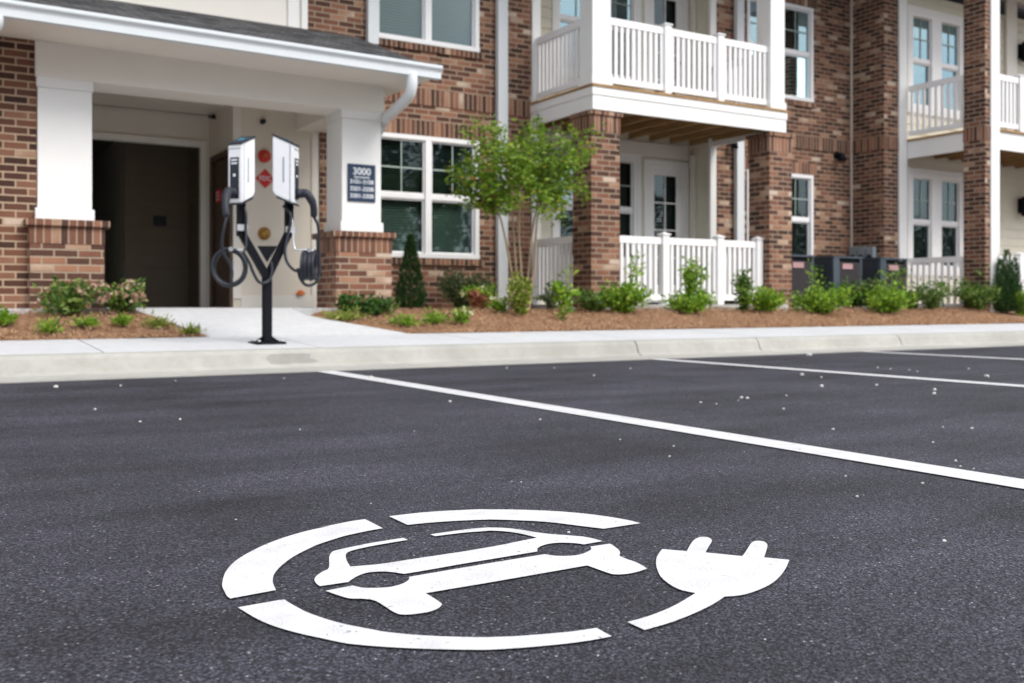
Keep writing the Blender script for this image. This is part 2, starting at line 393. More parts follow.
# mulch beds: gently uneven ground sheets
def bedz(x, y):
    t = max(0, min(1, (y - YK) / 1.35)); t = t * t * (3 - 2 * t)
    z = ZW - .012 + (.385 - ZW) * t
    return z + .012 * math.sin(x * 3.1 + y * 1.7) * t + .008 * math.sin(x * 7.3 - y * 5.2) * min(1, t * 3)
def bed(name, xa, xb, edge=None, side=1):
    mb = MB(); ny = 34; nx = int((xb - xa) / .1)
    ys = [YK + .006 + (11.9 - YK) * (j / ny) ** 1.3 for j in range(ny + 1)]
    grid = []
    for j, y in enumerate(ys):
        r = []
        lo, hi = xa, xb
        if edge: e = edge(y); lo, hi = (xa, e) if side > 0 else (e, xb)
        for i in range(nx + 1):
            x = lo + (hi - lo) * i / nx
            n = random.uniform(-.012, .012)
            r.append(mb.bm.verts.new((x, y + (random.uniform(-.02, .012) if j == 0 else 0), bedz(x, y) + n + (.01 if j == 0 else 0))))
        grid.append(r)
    for j in range(ny):
        for i in range(nx):
            f = mb.bm.faces.new((grid[j][i], grid[j][i + 1], grid[j + 1][i + 1], grid[j + 1][i])); f.smooth = True
    return struct(mb.build(name, M['mulch']))
def eL(y):
    pts = [(YK, 2.10), (8.8, 1.98), (9.25, 1.86), (9.6, 1.6), (9.75, 1.3), (12, 1.0)]
    for (a, xa), (b, xb) in zip(pts[:-1], pts[1:]):
        if y <= b: return xa + (xb - xa) * max(0, (y - a)) / (b - a)
    return pts[-1][1]
def eR(y):
    pts = [(YK, 3.90), (8.8, 3.56), (9.25, 3.27), (9.5, 3.6), (9.8, 4.0), (12, 4.2)]
    for (a, xa), (b, xb) in zip(pts[:-1], pts[1:]):
        if y <= b: return xa + (xb - xa) * max(0, (y - a)) / (b - a)
    return pts[-1][1]
bed('mulch_bed', -12, 2, eL, 1); bed('mulch_bed', 4, 30, eR, -1)

# loose pine needles
def straw(name, xa, xb, edge, side, n):
    mb = MB()
    for _ in range(n):
        y = YK + (9.9 - YK) * random.random() ** 1.4
        lo, hi = (xa, edge(y)) if side > 0 else (edge(y), xb)
        x = random.uniform(lo, hi); z = bedz(x, y) + .012
        a = random.uniform(0, math.pi); l = random.uniform(.05, .11); w = .0022
        d = Vector((math.cos(a), math.sin(a), random.uniform(-.2, .25))) * l / 2; s = Vector((-math.sin(a), math.cos(a), 0)) * w
        c = Vector((x, y, z + random.uniform(0, .02)))
        mid = Vector((0, 0, .012))
        mb.face([c - d - s, c - s + mid, c + s + mid, c - d + s]); mb.face([c - s + mid, c + d - s, c + d + s, c + s + mid])
    o = mb.build(name, M['straw'], None, recalc=False); o['kind'] = 'stuff'; o['label'] = 'loose orange brown pine needles lying on the planting beds'; o['category'] = 'pine straw'
def spill(name, n, label, cat, mat, big):
    mb = MB()
    for _ in range(n):
        x = random.uniform(-2, 14)
        if 2.0 < x < 4.0: continue
        y = YK - abs(random.gauss(0, .07)); z = ZC + .004 + (ZW - ZC) * (y - YC) / (YK - YC) + .006
        a = random.uniform(0, math.pi); l = random.uniform(.03, .08); w = .002
        d = Vector((math.cos(a), math.sin(a), 0)) * l / 2; s_ = Vector((-math.sin(a), math.cos(a), 0)) * w; c = Vector((x, y, z))
        mb.face([c - d - s_, c + d - s_, c + d + s_, c - d + s_])
    o = mb.build(name, mat, None, recalc=False); o['kind'] = 'stuff'; o['label'] = label; o['category'] = cat
spill('pine_straw', 1500, 'stray pine needles spilled over the back edge of the sidewalk', 'pine straw', M['straw'], 0)
straw('pine_straw', -3, 2, eL, 1, 9000); straw('pine_straw', 4, 14, eR, -1, 22000)

# ---------------------------------------------------------------- painted markings
def spline(pts, n=6):
    out = []
    m = len(pts)
    for i in range(m - 1):
        p0, p1, p2, p3 = pts[max(i - 1, 0)], pts[i], pts[i + 1], pts[min(i + 2, m - 1)]
        for k in range(n):
            t = k / n
            out.append(tuple(.5 * ((2 * p1[j]) + (-p0[j] + p2[j]) * t + (2 * p0[j] - 5 * p1[j] + 4 * p2[j] - p3[j]) * t * t + (-p0[j] + 3 * p1[j] - 3 * p2[j] + p3[j]) * t ** 3) for j in (0, 1)))
    return out
def zone(ox, oy, s, *pts): return [(ox + x / s, oy + y / s) for x, y in pts]
def outline(segs):
    poly = []
    for s in segs: poly += spline(s) if len(s) > 2 else [s[0]]
    return poly
def marking(name, segs, parent, z=.003):
    """segs: chains between sharp corners; each chain ends where the next begins"""
    chains = []
    for i, s in enumerate(segs): chains.append(list(s) + [segs[(i + 1) % len(segs)][0]])
    poly = [on_z(x, y, z) for x, y in outline(chains)]
    mb = MB(); vs = [mb.bm.verts.new(p) for p in poly]
    for t in tessellate_polygon([poly]):
        try: mb.bm.faces.new([vs[i] for i in t])
        except ValueError: pass
    bmesh.ops.recalc_face_normals(mb.bm, faces=mb.bm.faces[:])
    for f in mb.bm.faces:
        if f.normal.z < 0: f.normal_flip()
    return mb.build(name, M['paint'], parent, recalc=False)
z1 = lambda *p: zone(210, 510, 8.533, *p)
z2 = lambda *p: zone(310, 500, 8.533, *p)
z3 = lambda *p: zone(220, 580, 8.533, *p)
z4 = lambda *p: zone(310, 550, 8.533, *p)
z5 = lambda *p: zone(380, 500, 8.533, *p)
z6 = lambda *p: zone(490, 500, 6.38, *p)
z7 = lambda *p: zone(500, 590, 6.4, *p)
z8 = lambda *p: zone(620, 520, 5.689, *p)
z9 = lambda *p: zone(200, 490, 3.2, *p)
sym = thing('charging_bay_symbol', 'large white painted car inside a broken ring ending in a plug, on the asphalt', 'road marking', on_z(490, 578, 0))
marking('ring_arc', [
    z2((470, 163), (350, 180), (200, 210), (100, 230)) + z1((1024, 135), (850, 172), (700, 213), (600, 245), (500, 282), (400, 327), (300, 380), (220, 432), (160, 490), (125, 545), (108, 600), (105, 650)) + z3((40, 100), (60, 135)),
    z3((88, 157)),
    z3((478, 85), (455, 35)) + z1((535, 600), (543, 555), (570, 515), (620, 465), (700, 405), (800, 350), (900, 302)) + z2((0, 403), (100, 368), (200, 335), (300, 305), (400, 283), (500, 262)),
    z2((622, 240))], sym)
marking('ring_arc', [
    z5((75, 138), (300, 112), (500, 95), (700, 85), (850, 79)) + z6((0, 60), (100, 60), (200, 62), (300, 65), (400, 70), (500, 77), (600, 86), (700, 98), (800, 113), (900, 132)),
    z6((960, 148)),
    z6((725, 183), (600, 168), (500, 155), (400, 143), (300, 135), (200, 130), (100, 126), (0, 124)) + z5((900, 167), (700, 175), (500, 187), (350, 200)),
    z5((235, 212))], sym)
marking('ring_arc', [
    z3((153, 233), (250, 293), (350, 347), (450, 388), (550, 420), (700, 460), (850, 492)) + z9((450, 487), (500, 494), (600, 502), (700, 507), (800, 510), (900, 511)) + z7((0, 378), (100, 372), (200, 364), (300, 355), (400, 345), (500, 333), (600, 318)),
    z7((715, 296)),
    z7((618, 242), (500, 260), (400, 271), (300, 280), (200, 288), (100, 295), (0, 299)) + [(481, 637.2), (450, 636.5), (418.8, 635), (387.5, 632)] + z4((560, 683), (250, 620), (0, 540)) + z3((620, 210)),
    z3((545, 163))], sym)
marking('plug_and_cord', [
    z8((240, 165)),
    z8((380, 177), (400, 140), (425, 110), (455, 97), (490, 96), (515, 105), (522, 120), (505, 150)),
    z8((487, 184)),
    z8((695, 205), (715, 180), (740, 140), (760, 122), (790, 118), (820, 123), (838, 140), (835, 165)),
    z8((820, 212)),
    z8((963, 226), (945, 270), (910, 320), (860, 362), (800, 392), (720, 420), (650, 432)),
    z8((595, 435), (540, 472), (460, 513), (370, 552), (270, 588)),
    z8((140, 625)),
    z8((42, 580), (150, 550), (250, 513), (330, 475), (390, 440)),
    z8((430, 415), (350, 398), (290, 370), (235, 325), (212, 280), (205, 240), (212, 205))], sym)
marking('car_upper_outline', [
    z4((85, 308), (55, 285), (38, 255), (50, 225), (100, 188)),
    z4((150, 165), (163, 140)) + z2((163, 500), (166, 475), (180, 452), (210, 432), (350, 400), (500, 370), (650, 345)),
    z2((795, 322)),
    z2((835, 340), (700, 362), (550, 388), (400, 420), (330, 442), (305, 470), (315, 520)),
    z2((345, 568), (600, 545), (820, 512)) + z5((300, 500), (700, 440), (1024, 385)) + z6((150, 270)),
    z6((300, 240), (200, 215), (100, 200), (0, 195)) + z5((900, 264), (700, 280)),
    z5((470, 308)),
    z5((430, 293), (600, 268), (800, 243), (950, 232)) + z6((0, 175), (100, 178), (200, 190), (300, 206), (400, 218), (500, 225), (600, 234), (660, 246)),
    z6((718, 262)),
    z6((600, 283), (540, 275), (450, 272), (380, 278), (330, 292), (304, 308)),
    z6((303, 328)),
    z6((0, 378)) + z5((700, 545), (400, 598)),
    z5((205, 630)) + z4((700, 188), (600, 183), (480, 195), (390, 230)),
    z4((328, 272))], sym)
marking('car_lower_outline', [
    z4((133, 347)),
    z4((365, 303), (450, 320), (560, 323), (680, 315), (780, 290), (838, 257)),
    z4((848, 228)) + z5((600, 595)) + z6((0, 402)),
    z6((350, 345), (420, 355), (500, 356), (570, 348), (620, 330), (646, 312)),
    z6((640, 297)),
    z6((765, 278), (800, 300), (828, 328)),
    z6((825, 355), (870, 375), (940, 400)),
    z6((1003, 437), (950, 455), (880, 470), (800, 474), (750, 463)),
    z6((620, 417)),
    z6((0, 525)),
    [(425.6, 593.1), (433, 597.5), (439, 601.5), (441.8, 604.3), (438, 608.3), (430, 611.4), (420, 613.2), (410, 614.3)] + z4((770, 548), (700, 520), (640, 480), (550, 430), (450, 415), (340, 412), (240, 385))], sym)

def line_mark(pa, pb, label):
    """straight stripe between its four measured corners on the asphalt, carried on along its own direction"""
    (a0, a1), (b0, b1) = [[on_z(*q, .004) for q in s] for s in (pa, pb)]
    d = Vector((0, -1, 0))
    X0 = a0.x; X1 = a1.x; xm = (X0 + X1) / 2; w = .05
    return (xm, w)
def stripe(x0, x1, label):
    mb = MB(); n = 40
    ya, yb = YG - .002, 1.0
    for i in range(n):
        y0 = ya + (yb - ya) * i / n; y1 = ya + (yb - ya) * (i + 1) / n
        mb.face([(x0, y0, .004), (x0, y1, .004), (x1, y1, .004), (x1, y0, .004)])
    mb.face([(x0, yb, .004), (x0, -0.4, .004), (x1, -.4, .004), (x1, yb, .004)])
    o = mb.build('parking_line', M['paint'], None, recalc=False); tag(o, label, 'parking line', 'white lines between the parking bays'); return o
# stripe edges, measured on the ground
def ux(px, py): return on_z(px, py, .004)
XA = [ux(420, 388.7).x, ux(900, 468).x, ux(1024, 488.7).x]; XB = [ux(440, 387.5).x, ux(900, 460).x, ux(1024, 480).x]
x0, x1 = (ux(900, 468).x + ux(700, 435.2).x) / 2, (ux(900, 460).x + ux(700, 428).x) / 2
print('line1', x0, x1, [ux(p, q) for p, q in ((420, 388.7), (700, 435.2), (900, 468), (1024, 488.7), (440, 386.3), (700, 428), (900, 460), (1024, 480))])
print('line2', [ux(p, q).x for p, q in ((655, 357.8), (780, 368.8), (864, 374.7), (1024, 384.8), (780, 365.3), (864, 370.8), (1024, 380.6))])
print('line3', [ux(p, q).x for p, q in ((889, 352.5), (1024, 359.3), (1024, 356.4))])
stripe(x0, x1, 'white bay line beside the charging symbol, starting at the mortar smear on the kerb')
LW = abs(x1 - x0)
stripe(5.24, 5.24 + LW, 'middle white bay line, meeting the kerb below the white ground floor railing')
stripe(7.80, 7.80 + LW, 'farthest white bay line, a thin sliver by the kerb below the dark cooling units')

# ---------------------------------------------------------------- the apartment building
B = thing('apartment_building', 'three colour brick apartment building with white balconies and covered entrance porch', 'building', (7.1, 11.3, 0))
YW, YR, YB = 11.3, 11.78, 9.88
ZD, ZFB = 3.15, 2.84            # upper deck level, underside of its fascia
ZTOP = 6.1
def wall(name, mat, x0, x1, z0, z1, Y, holes=(), th=.18, parent=B):
    """wall facing the street with rectangular openings"""
    xs = sorted({x0, x1, *[h[0] for h in holes], *[h[1] for h in holes]}); zs = sorted({z0, z1, *[h[2] for h in holes], *[h[3] for h in holes]})
    xs = [x for x in xs if x0 <= x <= x1]; zs = [z for z in zs if z0 <= z <= z1]
    mb = MB()
    for xa, xb in zip(xs[:-1], xs[1:]):
        for za, zb in zip(zs[:-1], zs[1:]):
            cx, cz = (xa + xb) / 2, (za + zb) / 2
            if any(h[0] < cx < h[1] and h[2] < cz < h[3] for h in holes): continue
            mb.face([(xa, Y, za), (xb, Y, za), (xb, Y, zb), (xa, Y, zb)])
    for h in holes:
        a, b, c, d = h[:4]
        mb.face([(a, Y, c), (a, Y + th, c), (a, Y + th, d), (a, Y, d)]); mb.face([(b, Y, c), (b, Y + th, c), (b, Y + th, d), (b, Y, d)])
        mb.face([(a, Y, c), (b, Y, c), (b, Y + th, c), (a, Y + th, c)]); mb.face([(a, Y, d), (b, Y, d), (b, Y + th, d), (a, Y + th, d)])
    return mb.build(name, mat, parent, recalc=False)
def sidewall(name, mat, X, y0, y1, z0, z1, parent=B):
    mb = MB(); mb.face([(X, y0, z0), (X, y1, z0), (X, y1, z1), (X, y0, z1)]); return mb.build(name, mat, parent, recalc=False)
def siding(name, mat, x0, x1, z0, z1, Y, holes=(), lap=.15, parent=B, face='y', X=None):
    """lap boards: each board leans out at its lower edge"""
    mb = MB(); n = max(1, int(math.ceil((z1 - z0) / lap)))
    for i in range(n):
        za = z0 + i * lap; zb = min(z1, za + lap)
        segs = [(x0, x1)]
        for h in holes:
            if h[2] < (za + zb) / 2 < h[3]:
                new = []
                for a, b in segs:
                    if h[1] <= a or h[0] >= b: new.append((a, b)); continue
                    if h[0] > a: new.append((a, h[0]))
                    if h[1] < b: new.append((h[1], b))
                segs = new
        for a, b in segs:
            if face == 'y':
                mb.face([(a, Y - .014, za), (b, Y - .014, za), (b, Y, zb), (a, Y, zb)]); mb.face([(a, Y, za), (b, Y, za), (b, Y - .014, za), (a, Y - .014, za)])
            else:
                mb.face([(X - .014, a, za), (X - .014, b, za), (X, b, zb), (X, a, zb)]); mb.face([(X, a, za), (X, b, za), (X - .014, b, za), (X - .014, a, za)])
    return mb.build(name, mat, parent, recalc=False)

def window(x0, x1, z0, z1, Y, n=2, lights=True, parent=B, rail=None, fw=.055, mull=.085, blind=True, label=None, glass='glass'):
    """double-hung window unit: frame with mullions and meeting rails, muntins on the upper sash, glass, blind"""
    yf = Y - .022
    rail = rail if rail is not None else (z0 + z1) / 2
    mb = MB()
    mb.box(x0, x1, yf, Y + .06, z1 - fw, z1); mb.box(x0, x1, yf - .012, Y + .06, z0, z0 + fw)
    mb.box(x0, x0 + fw, yf, Y + .06, z0 + fw, z1 - fw); mb.box(x1 - fw, x1, yf, Y + .06, z0 + fw, z1 - fw)
    w = (x1 - x0 - 2 * fw - (n - 1) * mull) / n; cells = []
    for i in range(n):
        a = x0 + fw + i * (w + mull); b = a + w; cells.append((a, b))
        if i < n - 1: mb.box(b, b + mull, yf + .002, Y + .06, z0 + fw, z1 - fw)
        mb.box(a, b, Y + .004, Y + .055, rail - .028, rail + .028)
    fr = mb.build('window', M['vinyl'], parent)
    if label: fr['label'] = label
    for a, b in cells:
        for (c, d, yy) in ((rail + .028, z1 - fw, Y + .03), (z0 + fw, rail - .028, Y + .045)):
            s = .022
            m2 = MB(); m2.box(a, a + s, yy - .02, yy + .012, c, d); m2.box(b - s, b, yy - .02, yy + .012, c, d)
            m2.box(a + s, b - s, yy - .02, yy + .012, c, c + s); m2.box(a + s, b - s, yy - .02, yy + .012, d - s, d)
            m2.build('sash', M['vinyl'], fr)
            m3 = MB(); m3.face([(a + s, yy, c + s), (b - s, yy, c + s), (b - s, yy, d - s), (a + s, yy, d - s)]); m3.build('glass', M[glass], fr)
        if lights:
            m4 = MB(); cx = (a + b) / 2; cz = (rail + z1 - fw) / 2; yy = Y + .03
            m4.box(cx - .007, cx + .007, yy - .012, yy - .003, rail + .05, z1 - fw - .022); m4.box(a + .022, cx - .009, yy - .012, yy - .003, cz - .009, cz + .009); m4.box(cx + .009, b - .022, yy - .012, yy - .003, cz - .009, cz + .009)
            m4.build('muntin', M['muntin'], fr)
        if blind:
            m5 = MB(); k = int((z1 - z0 - 2 * fw) / .036)
            for i in range(k):
                z = z0 + fw + .02 + i * .036
                m5.face([(a + .01, Y + .12, z), (b - .01, Y + .12, z), (b - .01, Y + .137, z + .033), (a + .01, Y + .137, z + .033)])
            m5.build('blind', M['blind'], fr, recalc=False)
    return fr

# window openings (x0, x1, z0, z1)
wa1 = xat(478.5, YW); wa0 = wa1 - 2 * (wa1 - xat(428, YW))
WA = (wa0, wa1, 1.04, 2.57); WAu = (wa0, wa1, 3.72, 5.25)
wb0, wb1 = xat(746.5, YW), xat(812.5, YW)
WB = (wb0, wb1, 1.08, 2.54); WBu = (wb0, wb1, 3.72, 5.24)
XL, XR = 7.13, 10.38           # balcony bay
XS = 13.42                     # brick return wall
# brick fronts
XP = xat(321, YW)
wall('brick_wall', M['brick'], XP, XL, 0, ZTOP, YW, [WA, WAu])
wall('brick_wall', M['brick_mottled'], XR, XS, 0, ZTOP, YW, [WB, WBu])
def soldier(x0, x1, z0, z1, Y, d=.012):
    return box('soldier_course', M['soldier'], B, x0, x1, Y - d, Y - .001, z0, z1)
def facade_bands(x0, x1, holes, Y=YW):
    soldier(x0, x1, 2.96, 3.165, Y)
    for h in holes:
        soldier(h[0] - .1, h[1] + .1, h[3] + .006, h[3] + .19, Y, .008)
        box('window_sill', M['soldier'], B, h[0] - .06, h[1] + .06, Y - .03, Y + .02, h[2] - .085, h[2] - .003)
facade_bands(4.4, XL - .0, [WA, WAu]); facade_bands(XR + .02, XS, [WB, WBu])
window(*WA, YW, 2, label='twin window with grilles in the upper sashes beside the porch'); window(*WAu, YW, 2, label='twin upper floor window above the porch roof'); window(*WB, YW, 2); window(*WBu, YW, 2, glass='glass_coated')

# recessed bay behind the left balcony
def bay_wall(x0, x1, floor, wins, doors, top):
    holes = [w for w in wins] + [d for d in doors]
    siding('siding', M['siding'], x0, x1, floor, top, YR, holes)
    for w in wins:
        window(*w, YR, 2, glass='glass_coated' if floor > 2 else 'glass')
        mb = MB(); t = .075
        mb.box(w[0] - t, w[1] + t, YR - .03, YR + .0, w[3], w[3] + .09); mb.box(w[0] - t, w[0], YR - .03, YR, w[2], w[3]); mb.box(w[1], w[1] + t, YR - .03, YR, w[2], w[3]); mb.box(w[0] - t, w[1] + t, YR - .034, YR, w[2] - .08, w[2])
        mb.build('window_casing', M['white'], B)
    for d in doors:
        a, b, c, e = d
        mb = MB(); t = .075
        mb.box(a - t, a, YR - .032, YR + .06, c, e + t); mb.box(b, b + t, YR - .032, YR + .06, c, e + t); mb.box(a, b, YR - .032, YR + .06, e, e + t)
        mb.build('door_casing', M['white'], B)
        st = .135; mb = MB()
        y0, y1 = YR - .005, YR + .035
        mb.box(a, a + st, y0, y1, c + .01, e); mb.box(b - st, b, y0, y1, c + .01, e); mb.box(a + st, b - st, y0, y1, e - .15, e); mb.box(a + st, b - st, y0, y1, c + .01, c + .28)
        dr = mb.build('patio_door', M['white'], B)
        ga, gb, gc, gd = a + st, b - st, c + .28, e - .15
        m3 = MB(); m3.face([(ga, y0 + .02, gc), (gb, y0 + .02, gc), (gb, y0 + .02, gd), (ga, y0 + .02, gd)]); m3.build('glass', M['glass'], dr)
        m4 = MB(); cx = (ga + gb) / 2; m4.box(cx - .009, cx + .009, y0 + .006, y0 + .016, gc, gd)
        for k in range(1, 4):
            z = gc + (gd - gc) * k / 4; m4.box(ga, cx - .009, y0 + .006, y0 + .016, z - .009, z + .009); m4.box(cx + .009, gb, y0 + .006, y0 + .016, z - .009, z + .009)
        m4.build('muntin', M['vinyl'], dr)
        m5 = MB(); k = int((gd - gc) / .045)
        for i in range(k): z = gc + i * .045; m5.face([(ga, y0 + .05, z), (gb, y0 + .05, z), (gb, y0 + .07, z + .022), (ga, y0 + .07, z + .022)])
        m5.build('blind', M['blind'], dr, recalc=False)
        m6 = MB(); m6.tube([(b - .06, y0 - .05, c + 1.0), (b - .06, y0, c + 1.0)], .012); m6.tube([(b - .06, y0 - .05, c + 1.0), (b - .17, y0 - .05, c + 1.0)], .01); m6.build('handle', M['steel'], dr)
ZS = .455                      # patio slab
bw = (xat(556, YR), xat(636, YR)); bd = (xat(647, YR), xat(683, YR))
dz = 2.69
for k in (0, 1):
    up = k * dz
    bay_wall(XL, XR, ZS + up, [(bw[0], bw[1], 1.08 + up, 2.63 + up)], [(bd[0], bd[1], ZS + .02 + up, 2.56 + up)], ZS + up + 2.6)
    fz = ZS + up
    # white corner boards either side of the bay
    t0, t1 = (0 if k == 0 else ZD), (2.95 if k == 0 else ZTOP)
    box('corner_board', M['white'], B, XL, XL + .13, YW - .03, YW + .1, fz - .1, t1 - .002)
    box('corner_board', M['white'], B, XR - .085, XR + .03, YW - .03, YW + .02, fz - .1, t1 - .002)
    box('corner_board', M['beige_trim'], B, XR - .07, XR - .01, YR - .10, YR - .02, fz, fz + 2.3)
sidewall('siding', M['siding'], XR - .001, YW + .1, YR, 0, ZTOP); sidewall('siding', M['siding'], XL + .001, YW + .1, YR, 0, ZTOP)
box('frieze_board', M['beige_trim'], B, XL, XR - .13, YR - .045, YR - .02, 2.68, 2.88)
# patio slab
mb = MB(); mb.box(XL + .0, XR + .1, YB + .02, YR, .05, ZS); struct(mb.build('patio', M['slab']))

# brick columns under the balcony
def brick_column(x0, x1, y0, y1, z0, z1, cap=True, name='brick_column'):
    mb = MB(); mb.box(x0, x1, y0, y1, z0, z1 - .26 if cap else z1)
    c = mb.build(name, M['brick_mottled'], B)
    if cap:
        box('soldier_course', M['soldier'], c, x0 - .006, x1 + .006, y0 - .006, y1 + .006, z1 - .26, z1 - .055)
        box('cap', M['soldier'], c, x0 - .03, x1 + .03, y0 - .03, y1 + .03, z1 - .055, z1, .004)
    return c
brick_column(7.125, 7.56, YB + .04, YB + .44, 0, ZFB - .004)
brick_column(10.14, 10.57, YB + .04, YB + .44, 0, ZFB - .004)

# upper balcony: fascia, deck, joists, posts
def balcony_frame(x0, x1, y0, y1):
    fb = MB(); t = .04
    fb.box(x0, x1, y0, y0 + t, ZFB, ZD - .035); fb.box(x0, x0 + t, y0 + t, y1, ZFB, ZD - .035); fb.box(x1 - t, x1, y0 + t, y1, ZFB, ZD - .035)
    # raised edge board along the top
    fb.box(x0 - .012, x1 + .012, y0 - .012, y0 - .001, ZD - .13, ZD - .035); fb.box(x0 - .012, x0 - .001, y0 - .001, y1, ZD - .13, ZD - .035)
    fb.build('balcony_fascia', M['white'], B)
    d = MB(); n = int((y1 - y0) / .14)
    for i in range(n): d.box(x0 - .02, x1 + .02, y0 - .025 + i * .14, y0 - .025 + i * .14 + .135, ZD - .034, ZD)
    d.build('balcony_deck', M['wood'], B)
    j = MB(); n = int((x1 - x0) / .38)
    for i in range(n + 1):
        x = x0 + .06 + (x1 - x0 - .16) * i / n; j.box(x, x + .04, y0 + t, y1, ZFB + .07, ZD - .036)
    j.box(x0 + t, x1 - t, y0 + t + .001, y0 + t + .08, ZFB + .03, ZD - .04)
    j.build('deck_joists', M['wood'], B)
balcony_frame(XL - .01, XR + .04, YB, YR)
for x0, x1 in ((XL, XL + .275), (XR - .235, XR + .03)):
    c = MB(); c.box(x0, x1, YB + .02, YB + .29, ZD + .1, ZTOP - .2); p = c.build('balcony_post', M['white'], B)
    box('post_base', M['white'], p, x0 - .018, x1 + .018, YB + .002, YB + .308, ZD + .001, ZD + .1)

def railing(pts, z, h=.87, post_at=(), gap=.09, bw=.044):
    """guard rail section along a straight run: two rails and square balusters; posts are children"""
    (xa, ya), (xb, yb) = pts; d = Vector((xb - xa, yb - ya, 0)); Ln = d.length; ang = math.atan2(d.y, d.x)
    T = Matrix.Translation((xa, ya, z)) @ Matrix.Rotation(ang, 4, 'Z')
    mb = MB()
    mb.box(0, Ln, -.022, .022, h - .09, h, M=T); mb.box(0, Ln, -.022, .022, .055, .13, M=T)
    n = int(Ln / gap)
    for i in range(n):
        x = (i + .5) * Ln / n
        if any(abs(x - p) < .07 for p in post_at): continue
        mb.box(x - bw / 2, x + bw / 2, -.014, .014, .13, h - .09, M=T)
    r = mb.build('railing', M['vinyl'], B)
    for p in post_at:
        m2 = MB(); m2.box(p - .052, p + .052, -.052, .052, .0, h + .03, M=T); m2.box(p - .066, p + .066, -.066, .066, h + .03, h + .045, M=T)
        a = [T @ Vector((p + sx * .06, sy * .06, h + .045)) for sx, sy in ((-1, -1), (1, -1), (1, 1), (-1, 1))]; ap = T @ Vector((p, 0, h + .075))
        for i in range(4): m2.face([a[i], a[(i + 1) % 4], ap])
        m2.build('post', M['vinyl'], r)
    return r
Yr = YB + .2
xa = 7.57
railing(((xa, Yr), (10.14, Yr)), ZS, post_at=(xat(664, Yr) - xa, xat(718.5, Yr) - xa, 10.14 - xa - .065))
railing(((XL + .07, YB + .46), (XL + .07, YW - .03)), ZS)
railing(((XR + .0, YB + .46), (XR + .0, YW - .03)), ZS)
Yu = YB + .1
railing(((XL + .275, Yu), (XR - .235, Yu)), ZD, post_at=(xat(666, Yu) - XL - .275, xat(719, Yu) - XL - .275))
railing(((XL + .07, YB + .30), (XL + .07, YW - .03)), ZD)
railing(((XR - .06, YB + .30), (XR - .06, YW - .03)), ZD)

# brick return and the second, right-hand balcony bay
YS = yat(884, XS); XT = xat(898, YS); XE = xat(905.5, YS)
sidewall('brick_wall', M['brick_dark'], XS, YS, YW, 0, ZTOP)
box('soldier_course', M['soldier'], B, XS - .012, XS - .001, YS, YW - .013, 2.96, 3.165)
wall('brick_wall', M['brick_dark'], XS, XT, 0, ZTOP, YS); soldier(XS - .012, XT, 2.96, 3.165, YS)
box('corner_board', M['white'], B, XT, XE, YS - .03, YS + .12, 0, ZTOP)
box('expansion_joint', M['beige'], B, XS - .02, XS - .001, YW - .045, YW - .015, 0, ZTOP)
X2 = 20.5; Y2 = 9.22; YR2 = YS + .10
Xc = XE + .0
for k in (0, 1):
    up = k * dz; zz = ZS + up
    wins = [(xat(910, YR2), xat(959, YR2) + .05, 1.04 + up, 2.62 + up)]
    siding('siding', M['siding'], XE - .02, X2, zz, zz + 2.5, YR2, wins)
    for w in wins:
        window(*w, YR2, 2, mull=.26, glass='glass_coated' if k else 'glass', label='wide mullioned twin window behind the right hand ' + ('upper' if k else 'lower') + ' balcony railing')
        mb = MB(); t = .09
        mb.box(w[0] - t, w[1] + t, YR2 - .03, YR2, w[3], w[3] + .1); mb.box(w[0] - t, w[0], YR2 - .03, YR2, w[2], w[3]); mb.box(w[1], w[1] + t, YR2 - .03, YR2, w[2], w[3]); mb.box(w[0] - t, w[1] + t, YR2 - .034, YR2, w[2] - .1, w[2])
        mb.build('window_casing', M['white'], B)
xc0 = Xc; xc1 = xat(990, Y2); 
yc1 = yat(963.5, xc0)
mb = MB(); mb.box(xc0, xc1, Y2, yc1, 0, ZTOP); c2 = mb.build('brick_column', M['brick_dark'], B)
box('soldier_course', M['soldier'], c2, xc0 - .008, xc1 + .004, Y2 - .008, yc1 + .002, 2.96, 3.165)
box('balcony_post', M['white'], B, xc1 + .004, xat(998.5, Y2), Y2 - .02, Y2 + .2, 0, ZTOP)
def fascia2():
    mb = MB(); mb.box(xc0 + .02, xc0 + .06, yc1 + .002, YR2, ZFB, ZD - .035); mb.box(xat(998.5, Y2) + .002, X2, Y2 + .02, Y2 + .06, ZFB, ZD - .035); mb.build('balcony_fascia', M['white'], B)
    d = MB(); d.box(xc0, X2, yc1 + .004, YR2 - .02, ZD - .034, ZD); d.box(xat(998.5, Y2) + .004, X2, Y2 - .01, yc1 + .002, ZD - .034, ZD); d.build('balcony_deck', M['wood'], B)
    j = MB()
    for i in range(17):
        x = xc0 + .1 + i * .38; j.box(x, x + .04, (yc1 + .002) if x < xc1 + .3 else Y2 + .062, YR2 - .02, ZFB + .07, ZD - .036)
    j.build('deck_joists', M['wood'], B)
fascia2()
for z in (ZS - .12, ZD):
    railing(((xc0 + .04, yc1 + .01), (xc0 + .04, YS - .04)), z, gap=.1)
    railing(((xat(998.5, Y2) + .01, Y2 + .1), (X2, Y2 + .1)), z, post_at=(xat(1019, Y2 + .1) - xat(998.5, Y2), 2.6, 4.4), gap=.1)
mb = MB(); mb.box(xc0, X2, Y2 + .05, YR2, .05, ZS - .12); struct(mb.build('patio', M['slab']))
box('corner_board', M['beige_trim'], B, xat(1004, YR2), xat(1014, YR2), YR2 - .06, YR2 - .02, ZD, ZTOP)

